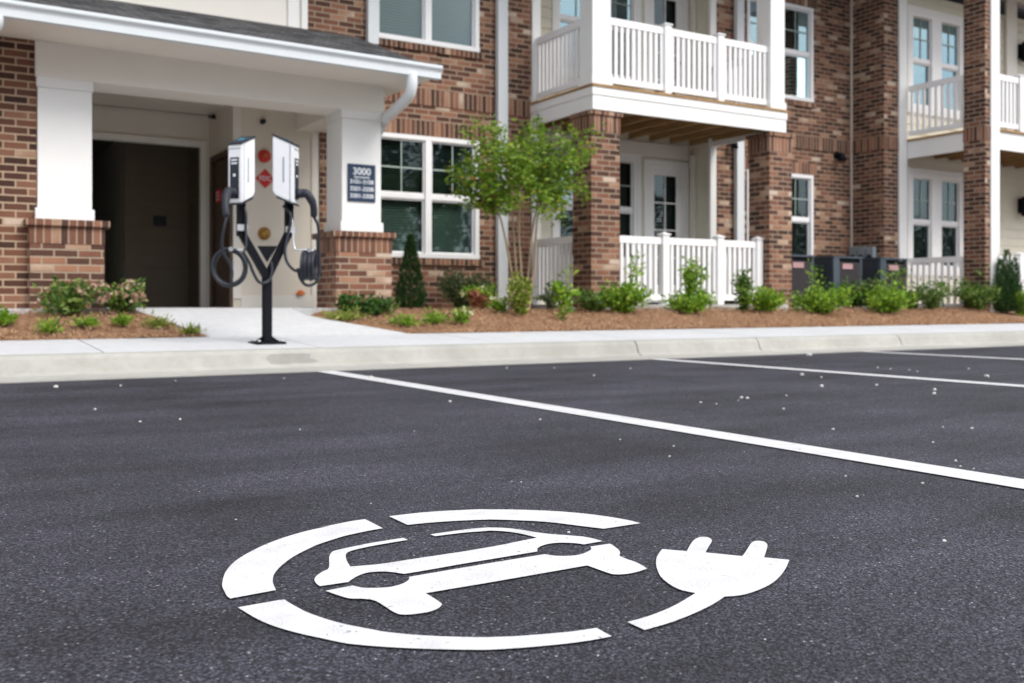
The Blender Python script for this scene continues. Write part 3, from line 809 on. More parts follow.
# ---- porch
YP = 9.72
Yp2 = YP - .02
pierL = (.905, 1.52); pierR = (3.756, 4.376)
def pier(px0, px1, y0, y1, col):
    mb = MB(); mb.box(px0, px1, y0, y1, 0, 1.0); p = mb.build('porch_pier', M['brick'] if False else M['brick_pier'], B)
    box('soldier_course', M['soldier'], p, px0 - .006, px1 + .006, y0 - .006, y1 + .006, 1.0, 1.155)
    box('cap', M['soldier'], p, px0 - .045, px1 + .045, y0 - .045, y1 + .045, 1.155, 1.215, .006)
    c0, c1 = col
    mb = MB(); mb.box(c0, c1, y0 + .07, y1 - .05, 1.32, 2.40); c = mb.build('porch_column', M['white'], B, .004)
    box('base', M['white'], c, c0 - .02, c1 + .02, y0 + .05, y1 - .03, 1.216, 1.32, .004)
    box('capital', M['white'], c, c0 - .01, c1 + .01, y0 + .06, y1 - .04, 2.40, 2.50, .004)
    return p
M['brick_pier'] = brick_mat('pier_brick', dark=1.35, pale=.12)
yco = YP + .07
pier(pierL[0], pierL[1], YP, YP + .57, (xat(37.5, yco), xat(92, yco)))
pier(pierR[0], pierR[1], YP, YP + .57, (xat(342, yco), xat(381, yco)))
# left brick wall beside the porch
wall('brick_wall', M['brick_left'] if 'brick_left' in M else brick_mat('left_wall_brick', dark=.95, pale=.03, mort=(.5, .37, .26)), -8, xat(36.8, YP + .09), 0, 2.81, YP + .09)
# beams, ceiling, soffit
zb0, zb1 = 2.49, 2.805
cxR = xat(381, yco)
bmx = MB(); bmx.box(xat(37.5, yco) - .02, cxR + .03, YP + .05, YP + .50, zb0, zb1); bmx.box(cxR - .42, cxR + .03, YP + .5, YW, zb0 + .002, zb1); bmx.build('porch_beam', M['beige_trim'], B)
YGU = 9.05
box('porch_ceiling', M['beige'], B, -.5, cxR - .42, YP + .5, 12.3, 2.76, 2.80)
mb = MB().box(-8, 4.55, YGU + .02, YW, 2.801, 2.82); fall(mb.bm); mb.build('soffit', M['beige_trim'], B)
# roof slab
mb = MB(); x0, x1 = -8, 4.59
prof = [(YGU + .0, 2.83), (YGU + .0, 2.90), (YW, 3.70), (YW, 3.62)]
mb.prism(prof, 'x', x0, x1); fall(mb.bm); mb.build('porch_roof', M['shingle'], B)
mb = MB(); mb.prism([(YGU + .02, 2.821), (YGU + .02, 2.835), (YW - .002, 3.61), (YW - .002, 2.821)], 'x', x1 - .06, x1 - .03); fall(mb.bm); mb.build('gable_panel', M['beige_trim'], B)
# ogee gutter
gp = [(YGU + .01, 2.785), (YGU - .07, 2.785), (YGU - .074, 2.845), (YGU - .082, 2.86), (YGU - .104, 2.878), (YGU - .108, 2.888), (YGU - .108, 2.912), (YGU - .096, 2.912), (YGU - .096, 2.88), (YGU + .0, 2.88), (YGU + .01, 2.905)]
mb = MB().prism(gp, 'x', x0, x1 - .0); fall(mb.bm); mb.build('gutter', M['gutter'], B)
# elbowed downspout from the gutter to the column
mb = MB(); xg = xat(412, YGU - .04)
pts = [(xg, YGU - .035, 2.76), (xg, YGU - .035, 2.64), on_y(408, 97, YGU + .05), on_y(396, 109, YGU + .35), on_y(384, 121, YP + .12), (cxR + .03, YP + .35, 2.27), (cxR - .10, YP + .64, 2.2), (cxR - .12, YP + .66, 2.0)]
mb.tube(smooth(pts, 4), .056, 12)
mb.tube(smooth([(cxR - .12, YP + .66, 2.02), (cxR - .12, YP + .66, 1.5), (cxR - .08, YP + .66, 1.36), (pierR[1] + .02, YP + .64, 1.2), (pierR[1] + .07, YP + .6, 1.08), (pierR[1] + .07, YP + .6, .8), (pierR[1] + .08, YP + .58, .52), (pierR[1] + .14, YP + .5, .42)], 3), .05, 12)
mb.build('downspout', M['gutter'], B)
mb = MB(); xl = on_y(1, 20, 9.1).x
mb.tube([(xl - .02, YGU - .04, 2.8), (xl - .03, YGU, 2.72), (xl - .2, YGU + .5, 2.5), (xl - .22, YGU + .9, 2.3), (xl - .22, YGU + .9, .5)], .045, 10); mb.build('downspout', M['gutter'], B)
# upper wall over the porch roof
xq = xat(300, YW); 
siding('siding', M['beige_trim'], -8, xq, 3.5, ZTOP, YW - .02, lap=.6)
mb = MB(); mb.box(xq, xat(306, YW), YW - .06, YW, 3.62, ZTOP); mb.box(xq - .16, xq - .03, YW - .05, YW - .02, 3.55, ZTOP); mb.build('corner_board', M['white'], B)
wall('brick_wall', M['brick'], xat(300, YW), XP, 3.4, ZTOP, YW)
mb = MB(); mb.box(xat(367.5, YW - .06), xat(378, YW - .06), YW - .09, YW - .015, 3.62, ZTOP); mb.build('downspout', M['gutter'], B)
mb = MB(); mb.box(xat(497, YW - .06), xat(506.5, YW - .06), YW - .10, YW - .025, .36, ZTOP); mb.build('downspout', M['gutter'], B)
mb = MB(); mb.box(xat(735.5, YW - .06), xat(742.5, YW - .06), YW - .10, YW - .025, .4, ZTOP); mb.build('downspout', M['gutter'], B)
# porch back: beige wall, side wall with brown door, breezeway opening
XV = xat(233, YW); XQ = xat(318.5, YW); YO = yat(209.5, XV)
mb = MB(); mb.box(XV + .003, XP, YW, YW + .12, ZF, 2.76)
mb.build('porch_wall', M['beige'], B)
mb = MB(); mb.box(XV - .001, XV + .09, YW - .018, YW - .001, ZF + .1, 2.7); mb.box(XQ - .085, XQ, YW - .018, YW - .001, ZF, 2.7); mb.box(XV + .09, XQ - .085, YW - .016, YW - .001, ZF, ZF + .14); mb.box(xat(311, YW), xat(313, YW), YW - .012, YW - .001, ZF + .14, 2.7)
mb.build('trim_board', M['beige_trim'], B)
wall('brick_wall', M['brick'], XQ, pierR[1] + .3, 0, 2.76, YW - .03)
dh = 2.16
mb = MB(); mb.face([(XV, YW, dh), (XV, YO, dh), (XV, YO, 2.76), (XV, YW, 2.76)]); mb.face([(XV, YO - .12, ZF), (XV, YO, ZF), (XV, YO, dh), (XV, YO - .12, dh)]); mb.face([(XV, YW, ZF), (XV, YW + .06, ZF), (XV, YW + .06, dh), (XV, YW, dh)])
mb.build('porch_wall', M['beige'], B)
mb = MB(); mb.box(XV - .03, XV + .0, YW + .02, YW + .075, ZF, dh + .07); mb.box(XV - .03, XV, YO - .175, YO - .12, ZF, dh + .07); mb.box(XV - .03, XV, YW + .075, YO - .175, dh, dh + .07); mb.build('door_casing', M['brown'], B)
mb = MB(); mb.box(XV + .01, XV + .05, YW + .06, YO - .12, ZF, dh)
d = mb.build('entrance_door', M['brown'], B); d['label'] = 'brown door with a red notice inside the porch'
# wall with breezeway opening
yo = YO; oz = 2.44
oa = 1.0
wall('porch_wall', M['beige'], -.5, XV, ZF, 2.76, yo, [(oa - .6, XV - .05, ZF, oz)])
mb = MB(); mb.box(oa - .6, XV - .05, yo - .03, yo + .06, oz - .075, oz); mb.box(XV - .11, XV - .05, yo - .03, yo + .06, ZF, oz - .075); mb.build('opening_casing', M['beige_trim'], B)
# breezeway interior
YQ = 13.35; XQ2 = xat(125, YQ)
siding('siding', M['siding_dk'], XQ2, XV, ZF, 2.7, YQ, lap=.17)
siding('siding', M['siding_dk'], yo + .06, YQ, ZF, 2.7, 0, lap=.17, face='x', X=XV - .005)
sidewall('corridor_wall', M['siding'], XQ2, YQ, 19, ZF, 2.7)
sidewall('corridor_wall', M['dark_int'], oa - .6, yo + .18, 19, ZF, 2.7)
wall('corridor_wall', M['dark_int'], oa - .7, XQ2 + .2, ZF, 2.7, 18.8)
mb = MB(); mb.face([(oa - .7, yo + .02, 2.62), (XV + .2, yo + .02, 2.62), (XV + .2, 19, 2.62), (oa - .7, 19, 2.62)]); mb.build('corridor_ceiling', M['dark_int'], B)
sidewall('porch_wall', M['beige'], .9, 10.2, yo, 0, 2.8)
mb = MB(); mb.box(-.2, 3.9, YE + .004, 19, .05, ZF); struct(mb.build('porch_floor', M['walk']))
# plate on breezeway wall
a = on_y(160, 221, YQ - .03)
mb = MB(); mb.box(a.x - .075, a.x + .075, YQ - .05, YQ - .016, a.z - .06, a.z + .06); mb.box(a.x - .06, a.x + .06, YQ - .056, YQ - .051, a.z - .045, a.z + .045); mb.build('vent_plate', M['charcoal'], B)
# little sprinkler heads
for q in ((215, 117), (262, 122)):
    a = on_x(q[0], q[1], XV) if q[0] < 230 else on_y(q[0], q[1], YW)
    mb = MB(); dv = Vector((-1, 0, 0)) if q[0] < 230 else Vector((0, -1, 0))
    mb.tube([a, a + dv * .04], .03, 12); mb.tube([a + dv * .04, a + dv * .07], .012, 8); mb.tube([a + dv * .07, a + dv * .075], .026, 12); mb.build('sprinkler_head', M['charcoal'], B)
# interior shell so rooms behind the glass are enclosed
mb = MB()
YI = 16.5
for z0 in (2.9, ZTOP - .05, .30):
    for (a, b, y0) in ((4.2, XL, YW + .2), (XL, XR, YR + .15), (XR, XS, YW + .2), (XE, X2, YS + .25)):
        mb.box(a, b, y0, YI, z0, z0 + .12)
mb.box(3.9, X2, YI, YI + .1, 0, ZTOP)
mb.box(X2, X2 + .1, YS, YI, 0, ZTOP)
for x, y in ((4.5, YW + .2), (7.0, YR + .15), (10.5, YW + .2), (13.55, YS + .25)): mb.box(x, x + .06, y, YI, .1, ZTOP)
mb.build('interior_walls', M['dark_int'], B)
# top: eave and roof above the frame
mb = MB()
for (a, b, y0) in ((-8, XL, YW), (XL, XR + .1, YB), (XR + .1, XS, YW), (XS, X2, Y2)): mb.box(a, b, y0 - .35, 20, ZTOP - .2 if y0 < 11 else ZTOP, ZTOP + .2)
mb.build('roof_eave', M['white'], B)
mb = MB(); mb.prism([(9.0, ZTOP + .2), (20.0, ZTOP + .2), (15, ZTOP + 2.2)], 'x', -8, X2); mb.build('main_roof', M['shingle'], B)
mb = MB(); mb.box(-8, XP + .1, YO + .3, 20, 2.9, 3.0); mb.box(-8, -7.9, 10, 20, 0, ZTOP); mb.box(-8, X2, 19.9, 20, 0, ZTOP); mb.build('rear_walls', M['siding_dk'], B)
# small black lamps on the building
def wall_lamp(p, d, name='wall_lamp', s=1.0, label='', group=None):
    t = thing(name, label, 'wall light', p)
    p = Vector(p); d = Vector(d)
    mb = MB(); mb.tube([p, p + d * .03], .06 * s, 14); mb.build('back_plate', M['black'], t)
    mb = MB(); mb.tube([p + d * .03, p + d * .09, p + d * .12 + Vector((0, 0, -.04)), p + d * .12 + Vector((0, 0, -.11))], [.02 * s, .03 * s, .06 * s, .075 * s], 12); mb.build('lamp_shade', M['black'], t)
    return t
wall_lamp(on_y(836, 155, YW), (0, -1, 0), label='small black flood light on bare brick right of the tall single window')
wall_lamp(on_y(729, 142, YW), (0, -1, 0), s=.8, label='small black lamp tucked under the balcony beside the white downspout')
for q, l in (((1021, 206), 'black lantern on cream siding of the ground floor patio, right edge of view'), ((1021, 52), 'black lantern on cream siding of the upper balcony, right edge of view')):
    p = on_y(q[0], q[1], YR2 - .02); t = thing('wall_lantern', l, 'wall light', p)
    mb = MB(); mb.box(p.x - .09, p.x + .09, p.y - .03, p.y, p.z - .13, p.z + .13); mb.build('back_plate', M['black'], t)
    mb = MB(); mb.tube([p + Vector((0, -.13, -.2)), p + Vector((0, -.13, -.17)), p + Vector((0, -.13, .12)), p + Vector((0, -.13, .2))], [.07, .11, .13, .03], 12); mb.tube([p + Vector((0, -.03, .05)), p + Vector((0, -.13, .05))], .02); mb.build('lamp_shade', M['black'], t)

# ---------------------------------------------------------------- signs and fixtures on the porch
def text(body, size, mat, name, parent, loc, rot=(math.pi / 2, 0, 0), sx=1.0, ext=.001):
    cu = bpy.data.curves.new(name, 'FONT'); cu.body = body; cu.size = size; cu.align_x = 'CENTER'; cu.align_y = 'CENTER'; cu.extrude = ext; cu.offset = size * .012
    o = bpy.data.objects.new(name, cu); COL.objects.link(o)
    dg = bpy.context.evaluated_depsgraph_get(); me = bpy.data.meshes.new_from_object(o.evaluated_get(dg)); bpy.data.objects.remove(o)
    o = bpy.data.objects.new(name, me); me.materials.clear(); me.materials.append(mat); COL.objects.link(o)
    o.parent = parent; o.location = Vector(loc) - WL[parent.name]; o.rotation_euler = rot; o.scale = (sx, 1, 1); WL[o.name] = Vector(loc); return o
ysn = yco - .0
A = on_y(347.3, 163.5, ysn); Z = on_y(374.8, 202, ysn)
A2 = on_y(347.3, 198.7 + 2.8, ysn)
sx0, sx1 = A.x, Z.x; sz1 = A.z; sz0 = on_y(347.3, 201, ysn).z
SG = thing('address_sign', 'navy building number sign on the white porch column', 'sign', ((sx0 + sx1) / 2, ysn - .01, sz0))
box('sign_plate', M['navy'], SG, sx0, sx1, ysn - .016, ysn - .001, sz0, sz1)
cxs = (sx0 + sx1) / 2; hh = sz1 - sz0; ww = sx1 - sx0
yt = ysn - .018
text('3000', hh * .26, M['text'], 'lettering', SG, (cxs, yt, sz1 - hh * .2), sx=1.0)
text('Apartments', hh * .085, M['text'], 'lettering', SG, (cxs, yt, sz1 - hh * .345), sx=1.1)
for i, s in enumerate(('3101-3108', '3201-3208', '3301-3308')):
    text(s, hh * .155, M['text'], 'lettering', SG, (cxs, yt, sz1 - hh * (.475 + i * .19)), sx=1.02)

p = on_y(265.5, 178.5, YW - .02)
D = thing('fire_connection_sign', 'red and white diamond sign on the beige porch wall', 'sign', p)
s = .112; mb = MB(); mb.prism([(p.x - s, p.z), (p.x, p.z - s), (p.x + s, p.z), (p.x, p.z + s)], 'y', YW - .012, YW - .004); mb.build('sign_plate', M['red'], D)
text('FDC', .075, M['text'], 'lettering', D, (p.x, YW - .014, p.z))
p = on_y(264.5, 156, YW - .02)
D = thing('fire_bell', 'round red alarm bell high on the beige porch wall', 'fire bell', p)
mb = MB(); mb.tube([(p.x, YW - .002, p.z), (p.x, YW - .03, p.z), (p.x, YW - .055, p.z), (p.x, YW - .066, p.z)], [.075, .075, .06, .03], 20); mb.build('gong', M['red'], D)
mb = MB(); mb.ball((p.x, YW - .068, p.z), .024, 2); mb.build('hub', M['brass'], D)
p = on_y(264.5, 233.5, YW - .02)
D = thing('fire_hose_connection', 'round brass hose inlet cap on the beige porch wall', 'hose inlet', p)
mb = MB(); mb.tube([(p.x, YW - .002, p.z), (p.x, YW - .012, p.z)], .075, 20); mb.build('wall_flange', M['brass'], D)
mb = MB(); mb.tube([(p.x, YW - .012, p.z), (p.x, YW - .05, p.z), (p.x, YW - .08, p.z)], [.055, .055, .02], 16); mb.build('cap', M['brass'], D)
p = on_y(300.5, 292, YW - .02)
D = MB(); D.tube([(p.x, YW - .002, p.z - .01), (p.x, YW - .05, p.z - .01)], [.035, .03], 12); D.tube([(p.x - .05, YW - .03, p.z - .015), (p.x + .05, YW - .03, p.z - .015)], .012, 8)
tag(D.build('drain_cap', M['orange']), 'small orange cap low on the beige porch wall', 'pipe cap')
p = on_x(217.5, 196, XV - .01)
D = thing('door_notice', 'small red notice fixed on the brown porch door', 'notice', (XV, p.y, p.z))
mb = MB(); mb.box(XV - .006, XV + .008, p.y - .1, p.y + .1, p.z - .075, p.z + .075); mb.build('notice_plate', M['red'], D)
mb = MB()
for k in (-1, 0, 1): mb.box(XV - .009, XV - .007, p.y - .07 + .01 * abs(k), p.y + .07, p.z + k * .04 - .008, p.z + k * .04 + .008)
mb.build('lettering', M['text'], D)
# meter boxes on the brick return
for i, (q0, q1) in enumerate(((853, 860.5), (861.5, 868.5), (869.5, 877))):
    ya, yb = yat(q0, XS), yat(q1, XS)
    zt = on_x(q0, 247, XS - .05).z; zb = .95
    t = thing('meter_box', ['left', 'middle', 'right'][i] + 'most of three grey metal boxes on brick above the cooling units', 'meter box', (XS - .05, (ya + yb) / 2, zb), 'grey meter boxes on the brick wall')
    box('housing', M['greybox'], t, XS - .1, XS - .014, yb, ya, zb, zt, .004)
    mb = MB(); mb.tube([(XS - .1, (ya + yb) / 2, (zb + zt) / 2 + .05), (XS - .115, (ya + yb) / 2, (zb + zt) / 2 + .05)], .05, 14); mb.build('dial', M['charcoal'], t)

# ---------------------------------------------------------------- cooling units
def ac_unit(x0, y0):
    w, dp, h, z = .63, .66, .745, .40
    t = thing('cooling_unit', '', 'air conditioner', (x0 + w / 2, y0 + dp / 2, z), 'dark air conditioning units in a row against the brick')
    box('base_pan', M['slab'], t, x0 - .05, x0 + w + .05, y0 - .05, y0 + dp + .05, z - .1, z + .02)
    mb = MB()
    mb.box(x0 - .001, x0 + .13, y0 - .002, y0 + .05, z + .021, z + h); mb.build('corner_post', M['slate_lit'], t)
    for xx, yy in ((x0 + w - .05, y0), (x0, y0 + dp - .05), (x0 + w - .05, y0 + dp - .05)): box('corner_post', M['slate'], t, xx, xx + .05, yy, yy + .05, z + .021, z + h)
    mb = MB()
    mb = MB(); mb.box(x0 + .03, x0 + w - .03, y0 + .03, y0 + dp - .03, z + .021, z + h - .01); mb.build('coil', M['black'], t)
    mb = MB(); n = 17
    for k in range(n):
        zz = z + .05 + (h - .11) * k / n
        mb.prism([(y0 + .002, zz), (y0 + .002, zz + .022), (y0 + .028, zz + .034)], 'x', x0 + .13, x0 + w - .05)
    mb.build('front_louvres', M['grille'], t)
    mb = MB()
    mb.box(x0 + .002, x0 + .012, y0 + .05, y0 + dp - .05, z + .021, z + h - .01)
    mb.build('side_panel', M['slate'], t)  # darker slate stands for the shade on this side
    mb = MB(); mb.box(x0 - .012, x0 + w + .012, y0 - .012, y0 + dp + .012, z + h, z + h + .03); mb.build('top_cover', M['slate_lit'], t, .005)
    mb = MB(); cx, cy = x0 + w / 2, y0 + dp / 2
    for r in (.08, .14, .2, .26): mb.tube([(cx + r * math.cos(a), cy + r * math.sin(a), z + h + .04) for a in [2 * math.pi * k / 28 for k in range(28)]], .004, 5, closed=True)
    for k in range(8): a = k * math.pi / 4; mb.tube([(cx, cy, z + h + .045), (cx + .28 * math.cos(a), cy + .28 * math.sin(a), z + h + .036)], .005, 5)
    mb.build('fan_guard', M['black'], t)
    lx = x0 + .30
    mb = MB(); mb.box(lx - .11, lx + .11, y0 - .01, y0 - .001, z + h - .16, z + h - .08); mb.build('badge', M['pinklabel'], t)
    return t
Yac = 10.22
first = None
spots = [xat(793, Yac) - .2, xat(833.5, Yac), xat(880.5, Yac)]
LB = ['cooling unit nearest the right brick column, partly hidden behind it', 'middle cooling unit of the dark row, behind the reddish shrub', 'last cooling unit of the dark row, beside the white railing']
ac = ac_unit(spots[0], Yac)
ac['label'] = LB[0]
for i in (1, 2):
    r = ac.copy(); COL.objects.link(r); r.location = ac.location + Vector((spots[i] - spots[0], 0, 0)); r['label'] = LB[i]
    for ch in list(ac.children):
        c = ch.copy(); COL.objects.link(c); c.parent = r

# ---------------------------------------------------------------- charging station
CP = on_z(267, 341, .155); CPX, CPY, CPZ = CP.x, 7.5, .158
CPX = xat(267, CPY)
K = thing('charging_station', 'black Y shaped post carrying two white electric car chargers with coiled cables', 'charging station', (CPX, CPY, CPZ))
PXM = 7.62 / F
def P(px, py, dy=0.0):
    """point on the station: picture column/row at the station's own distance, moved dy metres towards the street"""
    return on_y(px, py, CPY - dy)
mb = MB()
pl = .115
mb.prism([(CPX - pl, CPY - pl), (CPX + pl, CPY - pl), (CPX + pl, CPY + pl), (CPX - pl, CPY + pl)], 'z', CPZ - .01, CPZ + .014)
mb.build('base_plate', M['black'], K, .002)
mb = MB()
for a in (-1, 1):
    for b in (-1, 1): mb.tube([(CPX + a * .088, CPY + b * .088, CPZ + .014), (CPX + a * .088, CPY + b * .088, CPZ + .03)], .012, 6)
mb.build('anchor_bolts', M['steel'], K)
# gussets
mb = MB()
for a in (-1, 1):
    mb.prism([(CPX + a * .03, CPZ + .014), (CPX + a * .10, CPZ + .014), (CPX + a * .03, CPZ + .06)], 'y', CPY - .005, CPY + .005)
mb.build('gussets', M['black'], K)
zV = P(267, 272).z
mb = MB(); mb.box(CPX - .032, CPX + .032, CPY - .032, CPY + .032, CPZ + .014, zV); mb.build('pole', M['black'], K, .004)
def bar(p, q, w, d, mb):
    p, q = Vector(p), Vector(q); ax = (q - p); L = ax.length; z = ax.normalized(); y = Vector((0, 1, 0)); x = y.cross(z).normalized(); y = z.cross(x)
    T = Matrix((( x.x, y.x, z.x, p.x), (x.y, y.y, z.y, p.y), (x.z, y.z, z.z, p.z), (0, 0, 0, 1)))
    mb.box(-w / 2, w / 2, -d / 2, d / 2, 0, L, M=T)
hl, hr = P(241, 232), P(289, 232)
zt = P(241, 196).z
mb = MB(); bar((CPX - .008, CPY, zV - .03), hl, .052, .06, mb); mb.box(hl.x - .027, hl.x + .027, CPY - .031, CPY + .031, hl.z - .03, zt); mb.build('arm', M['black'], K)
mb = MB(); bar((CPX + .008, CPY + .002, zV - .03), hr, .052, .06, mb); mb.box(hr.x - .027, hr.x + .027, CPY - .029, CPY + .033, hr.z - .03, zt); mb.build('arm', M['black'], K)
pl, pr, pb = P(257.5, 246), P(277, 246), P(267, 262)
MB().prism([(pl.x, pl.z), (pb.x, pb.z), (pr.x, pr.z)], 'y', CPY - .01, CPY + .01).build('brace_plate', M['black'], K)
def charger(sign, ctr):
    """casing with sloping dark cap; local frame: front normal fwd, side axis sd"""
    ang = math.radians(52) * sign
    fwd = Vector((math.sin(ang), -math.cos(ang), 0)); sd = Vector((math.cos(ang), math.sin(ang), 0))
    Wd, Dp = .125, .168
    zt_f = P(ctr, 147).z; zt_b = P(ctr, 137).z; zb_f = P(ctr, 206).z; zb_b = P(ctr, 197).z
    base = Vector((P(ctr, 200).x, CPY - .03, 0))
    def Q(a, f, z): return base + sd * a + fwd * f + Vector((0, 0, z))
    # side profile (f forward, z): front is +
    prof = [(Dp / 2, zb_f + .01), (Dp / 2, zt_f), (-Dp / 2, zt_b), (-Dp / 2, zb_b + .035), (-Dp / 2 + .03, zb_b)]
    mb = MB(); A_ = [mb.bm.verts.new(Q(-Wd / 2, f, z)) for f, z in prof]; B_ = [mb.bm.verts.new(Q(Wd / 2, f, z)) for f, z in prof]
    n = len(prof)
    for i in range(n): mb.bm.faces.new((A_[i], A_[(i + 1) % n], B_[(i + 1) % n], B_[i]))
    mb.bm.faces.new(A_); mb.bm.faces.new(B_[::-1])
    u = mb.build('charger_unit', M['chargerwhite'], K, .008)
    u['label'] = 'white charger casing turned to the ' + ('left' if sign < 0 else 'right')
    def slab(name, mat, pts, th, up):
        m = MB(); a = [m.bm.verts.new(p) for p in pts]; b = [m.bm.verts.new(p + up * th) for p in pts]; k = len(pts)
        for i in range(k): m.bm.faces.new((a[i], a[(i + 1) % k], b[(i + 1) % k], b[i]))
        m.bm.faces.new(a[::-1]); m.bm.faces.new(b); return m.build(name, mat, u)
    w = Wd / 2 + .002
    up = Vector((0, 0, 1))
    slab('top_cap', M['charcoal'], [Q(-w, Dp / 2 + .003, zt_f + .001), Q(w, Dp / 2 + .003, zt_f + .001), Q(w, -Dp / 2 - .003, zt_b + .001), Q(-w, -Dp / 2 - .003, zt_b + .001)], .014, up)
    zz = lambda t: zt_f + (zt_b - zt_f) * t
    slab('status_light', M['blue'], [Q(-.025, Dp / 2 - .06, zz(.36) + .0165), Q(.025, Dp / 2 - .06, zz(.36) + .0165), Q(.025, Dp / 2 - .10, zz(.595) + .0165), Q(-.025, Dp / 2 - .10, zz(.595) + .0165)], .003, up)
    slab('bottom_trim', M['charcoal'], [Q(-w, Dp / 2 + .001, zb_f + .009), Q(w, Dp / 2 + .001, zb_f + .009), Q(w, -Dp / 2 + .03, zb_b - .002), Q(-w, -Dp / 2 + .03, zb_b - .002)], .012, -up)
    H = zt_f - zb_f
    y = Dp / 2 + .002
    slab('front_panel', M['charcoal'], [Q(-.038, y, zb_f + H * .10), Q(.038, y, zb_f + H * .10), Q(.038, y, zb_f + H * .79), Q(-.038, y, zb_f + H * .79)], .004, fwd)
    y2 = y + .0045
    for k, (zc, hw) in enumerate(((.745, .028), (.69, .026))): 
        m = MB(); m.face([Q(-hw, y2, zb_f + H * zc - .006), Q(hw, y2, zb_f + H * zc - .006), Q(hw, y2, zb_f + H * zc + .006), Q(-hw, y2, zb_f + H * zc + .006)]); m.build('panel_icon', M['text'], u)
    m = MB(); m.face([Q(-.011, y2, zb_f + H * .47), Q(.011, y2, zb_f + H * .47), Q(.011, y2, zb_f + H * .515), Q(-.011, y2, zb_f + H * .515)])
    m.build('panel_icon', M['text'], u)
    sx_ = (Wd / 2 + .0015) * (1 if sign < 0 else -1); out = sd * (1 if sign < 0 else -1)
    slab('side_strip', M['greybox'], [Q(sx_, .0, zb_f + H * .38), Q(sx_, .010, zb_f + H * .38), Q(sx_, .010, zb_f + H * .8), Q(sx_, .0, zb_f + H * .8)], .0015, out)
    slab('casing_seam', M['charcoal'], [Q(sx_, Dp / 2 - .030, zb_f + .02), Q(sx_, Dp / 2 - .027, zb_f + .02), Q(sx_, Dp / 2 - .027, zt_f + .004), Q(sx_, Dp / 2 - .030, zt_f + .004)], .0008, out)
    m = MB()
    for k in range(9):
        x = -.052 + k * .012; m.face([Q(x, y - .0005, zt_f - .034), Q(x + .008, y - .0005, zt_f - .034), Q(x + .008, y - .0005, zt_f - .022), Q(x, y - .0005, zt_f - .022)])
    m.build('name_strip', M['greybox'], u)
    return u, Q, Dp, zb_f, H, fwd, sd
UL = charger(-1, 240.5); UR = charger(1, 284.5)
# wall brackets + blue-grey boxes on the arm heads
for hx in (hl, hr):
    mb = MB(); mb.box(hx.x - .04, hx.x + .04, CPY - .05, CPY - .032, P(0, 222).z, P(0, 215).z); mb.build('bracket', M['steel'], K)
# connectors (gun handles)
def gun(U, d, tip, name='connector'):
    u, Q, Dp, zb, H, fwd, sd = U
    a = Q(0, Dp / 2 + .0, zb + H * .20)
    mb = MB(); mb.tube([Q(0, Dp / 2 + .004, zb + H * .2), Q(0, Dp / 2 + .05, zb + H * .2)], .036, 14)
    b = Q(0, Dp / 2 + .085, zb + H * .19)
    mid = (b + tip) / 2 + Vector((0, 0, .012)) + fwd * .02
    mb.tube(smooth([Q(0, Dp / 2 + .045, zb + H * .2), b, mid, tip]), [.034] * 5 + [.032] * 5 + [.027] * 5 + [.02], 12)
    return mb.build(name, M['charcoal'], K)
tl = P(226.5, 217, .22); tr = P(314, 217, .12)
gun(UL, -1, tl); gun(UR, 1, tr)
random.seed(5)
def coil(c, rx, rz, tilt, n, th):
    """cable wound in loops; rotation tilt about vertical"""
    pts = []
    for i in range(n * 26):
        a = 2 * math.pi * i / 26; k = i / 26
        rr = 1 + .05 * math.sin(k * 2.4 + 1) + .03 * math.sin(k * 5.1)
        x = rx * rr * math.cos(a); z = rz * rr * math.sin(a); y = (k - n / 2) * th
        pts.append(c + Vector((x * math.cos(tilt) - y * math.sin(tilt), x * math.sin(tilt) + y * math.cos(tilt), z)))
    return pts
r = .0118
cl = P(229.5, 267.5, .10); cr = P(309, 265.5, .08)
mb = MB()
co = coil(cl, .115, .128, math.radians(-20), 6, .011)
mb.tube(smooth([tl, P(224, 228, .22), P(222, 240, .2), P(223, 252, .17), P(229, 262, .14), P(232, 272, .14), P(231, 282, .14)]), r, 8)
mb.tube(co, r, 8)
mb.tube(smooth([P(243, 252, .08), P(249, 262, .08), P(253, 272, .08), P(258, 281, .08), P(264, 283, .07), P(270, 279, .06), P(272, 270, .05), P(271, 262, .04)]), r, 8)
mb.tube(smooth([UL[1](0, -.02, UL[3]), P(246, 214, .06), P(246, 228, .06), P(246, 246, .08), P(243, 253, .09)]), r * .8, 8)
mb.build('cable', M['cable'], K)
mb = MB()
co = coil(cr, .115, .105, math.radians(62), 8, .012)
mb.tube(smooth([tr, P(318, 226, .12), P(319, 245, .1), P(319.5, 262, .1), P(319, 275, .1), P(314, 284, .1), P(306, 285, .1), P(300, 278, .1), P(298, 268, .1)]), r, 8)
mb.tube(co, r, 8)
mb.tube(smooth([UR[1](0, -.02, UR[3]), P(291, 216, .06), P(288, 235, .06), P(285, 250, .07), P(287, 262, .08), P(294, 270, .09), P(300, 271, .1)]), r, 8)
mb.build('cable', M['cable'], K)
# cable hooks and conduit
mb = MB()
mb.tube(smooth([P(246, 222, .03), P(246, 246, .06), P(240, 250, .08), P(231, 249, .10), P(223, 251, .11)]), .008, 8); mb.tube(smooth([P(231, 249, .16), P(231, 249, .04)]), .018, 8)
mb.build('cable_hook', M['steel'], K)
mb = MB()
mb.tube(smooth([P(292, 218, .03), P(294, 246, .06), P(298, 250, .08), P(306, 250, .1), P(314, 251, .11)]), .008, 8); mb.tube([P(309, 250, .16), P(309, 250, .04)], .018, 8)
mb.build('cable_hook', M['steel'], K)

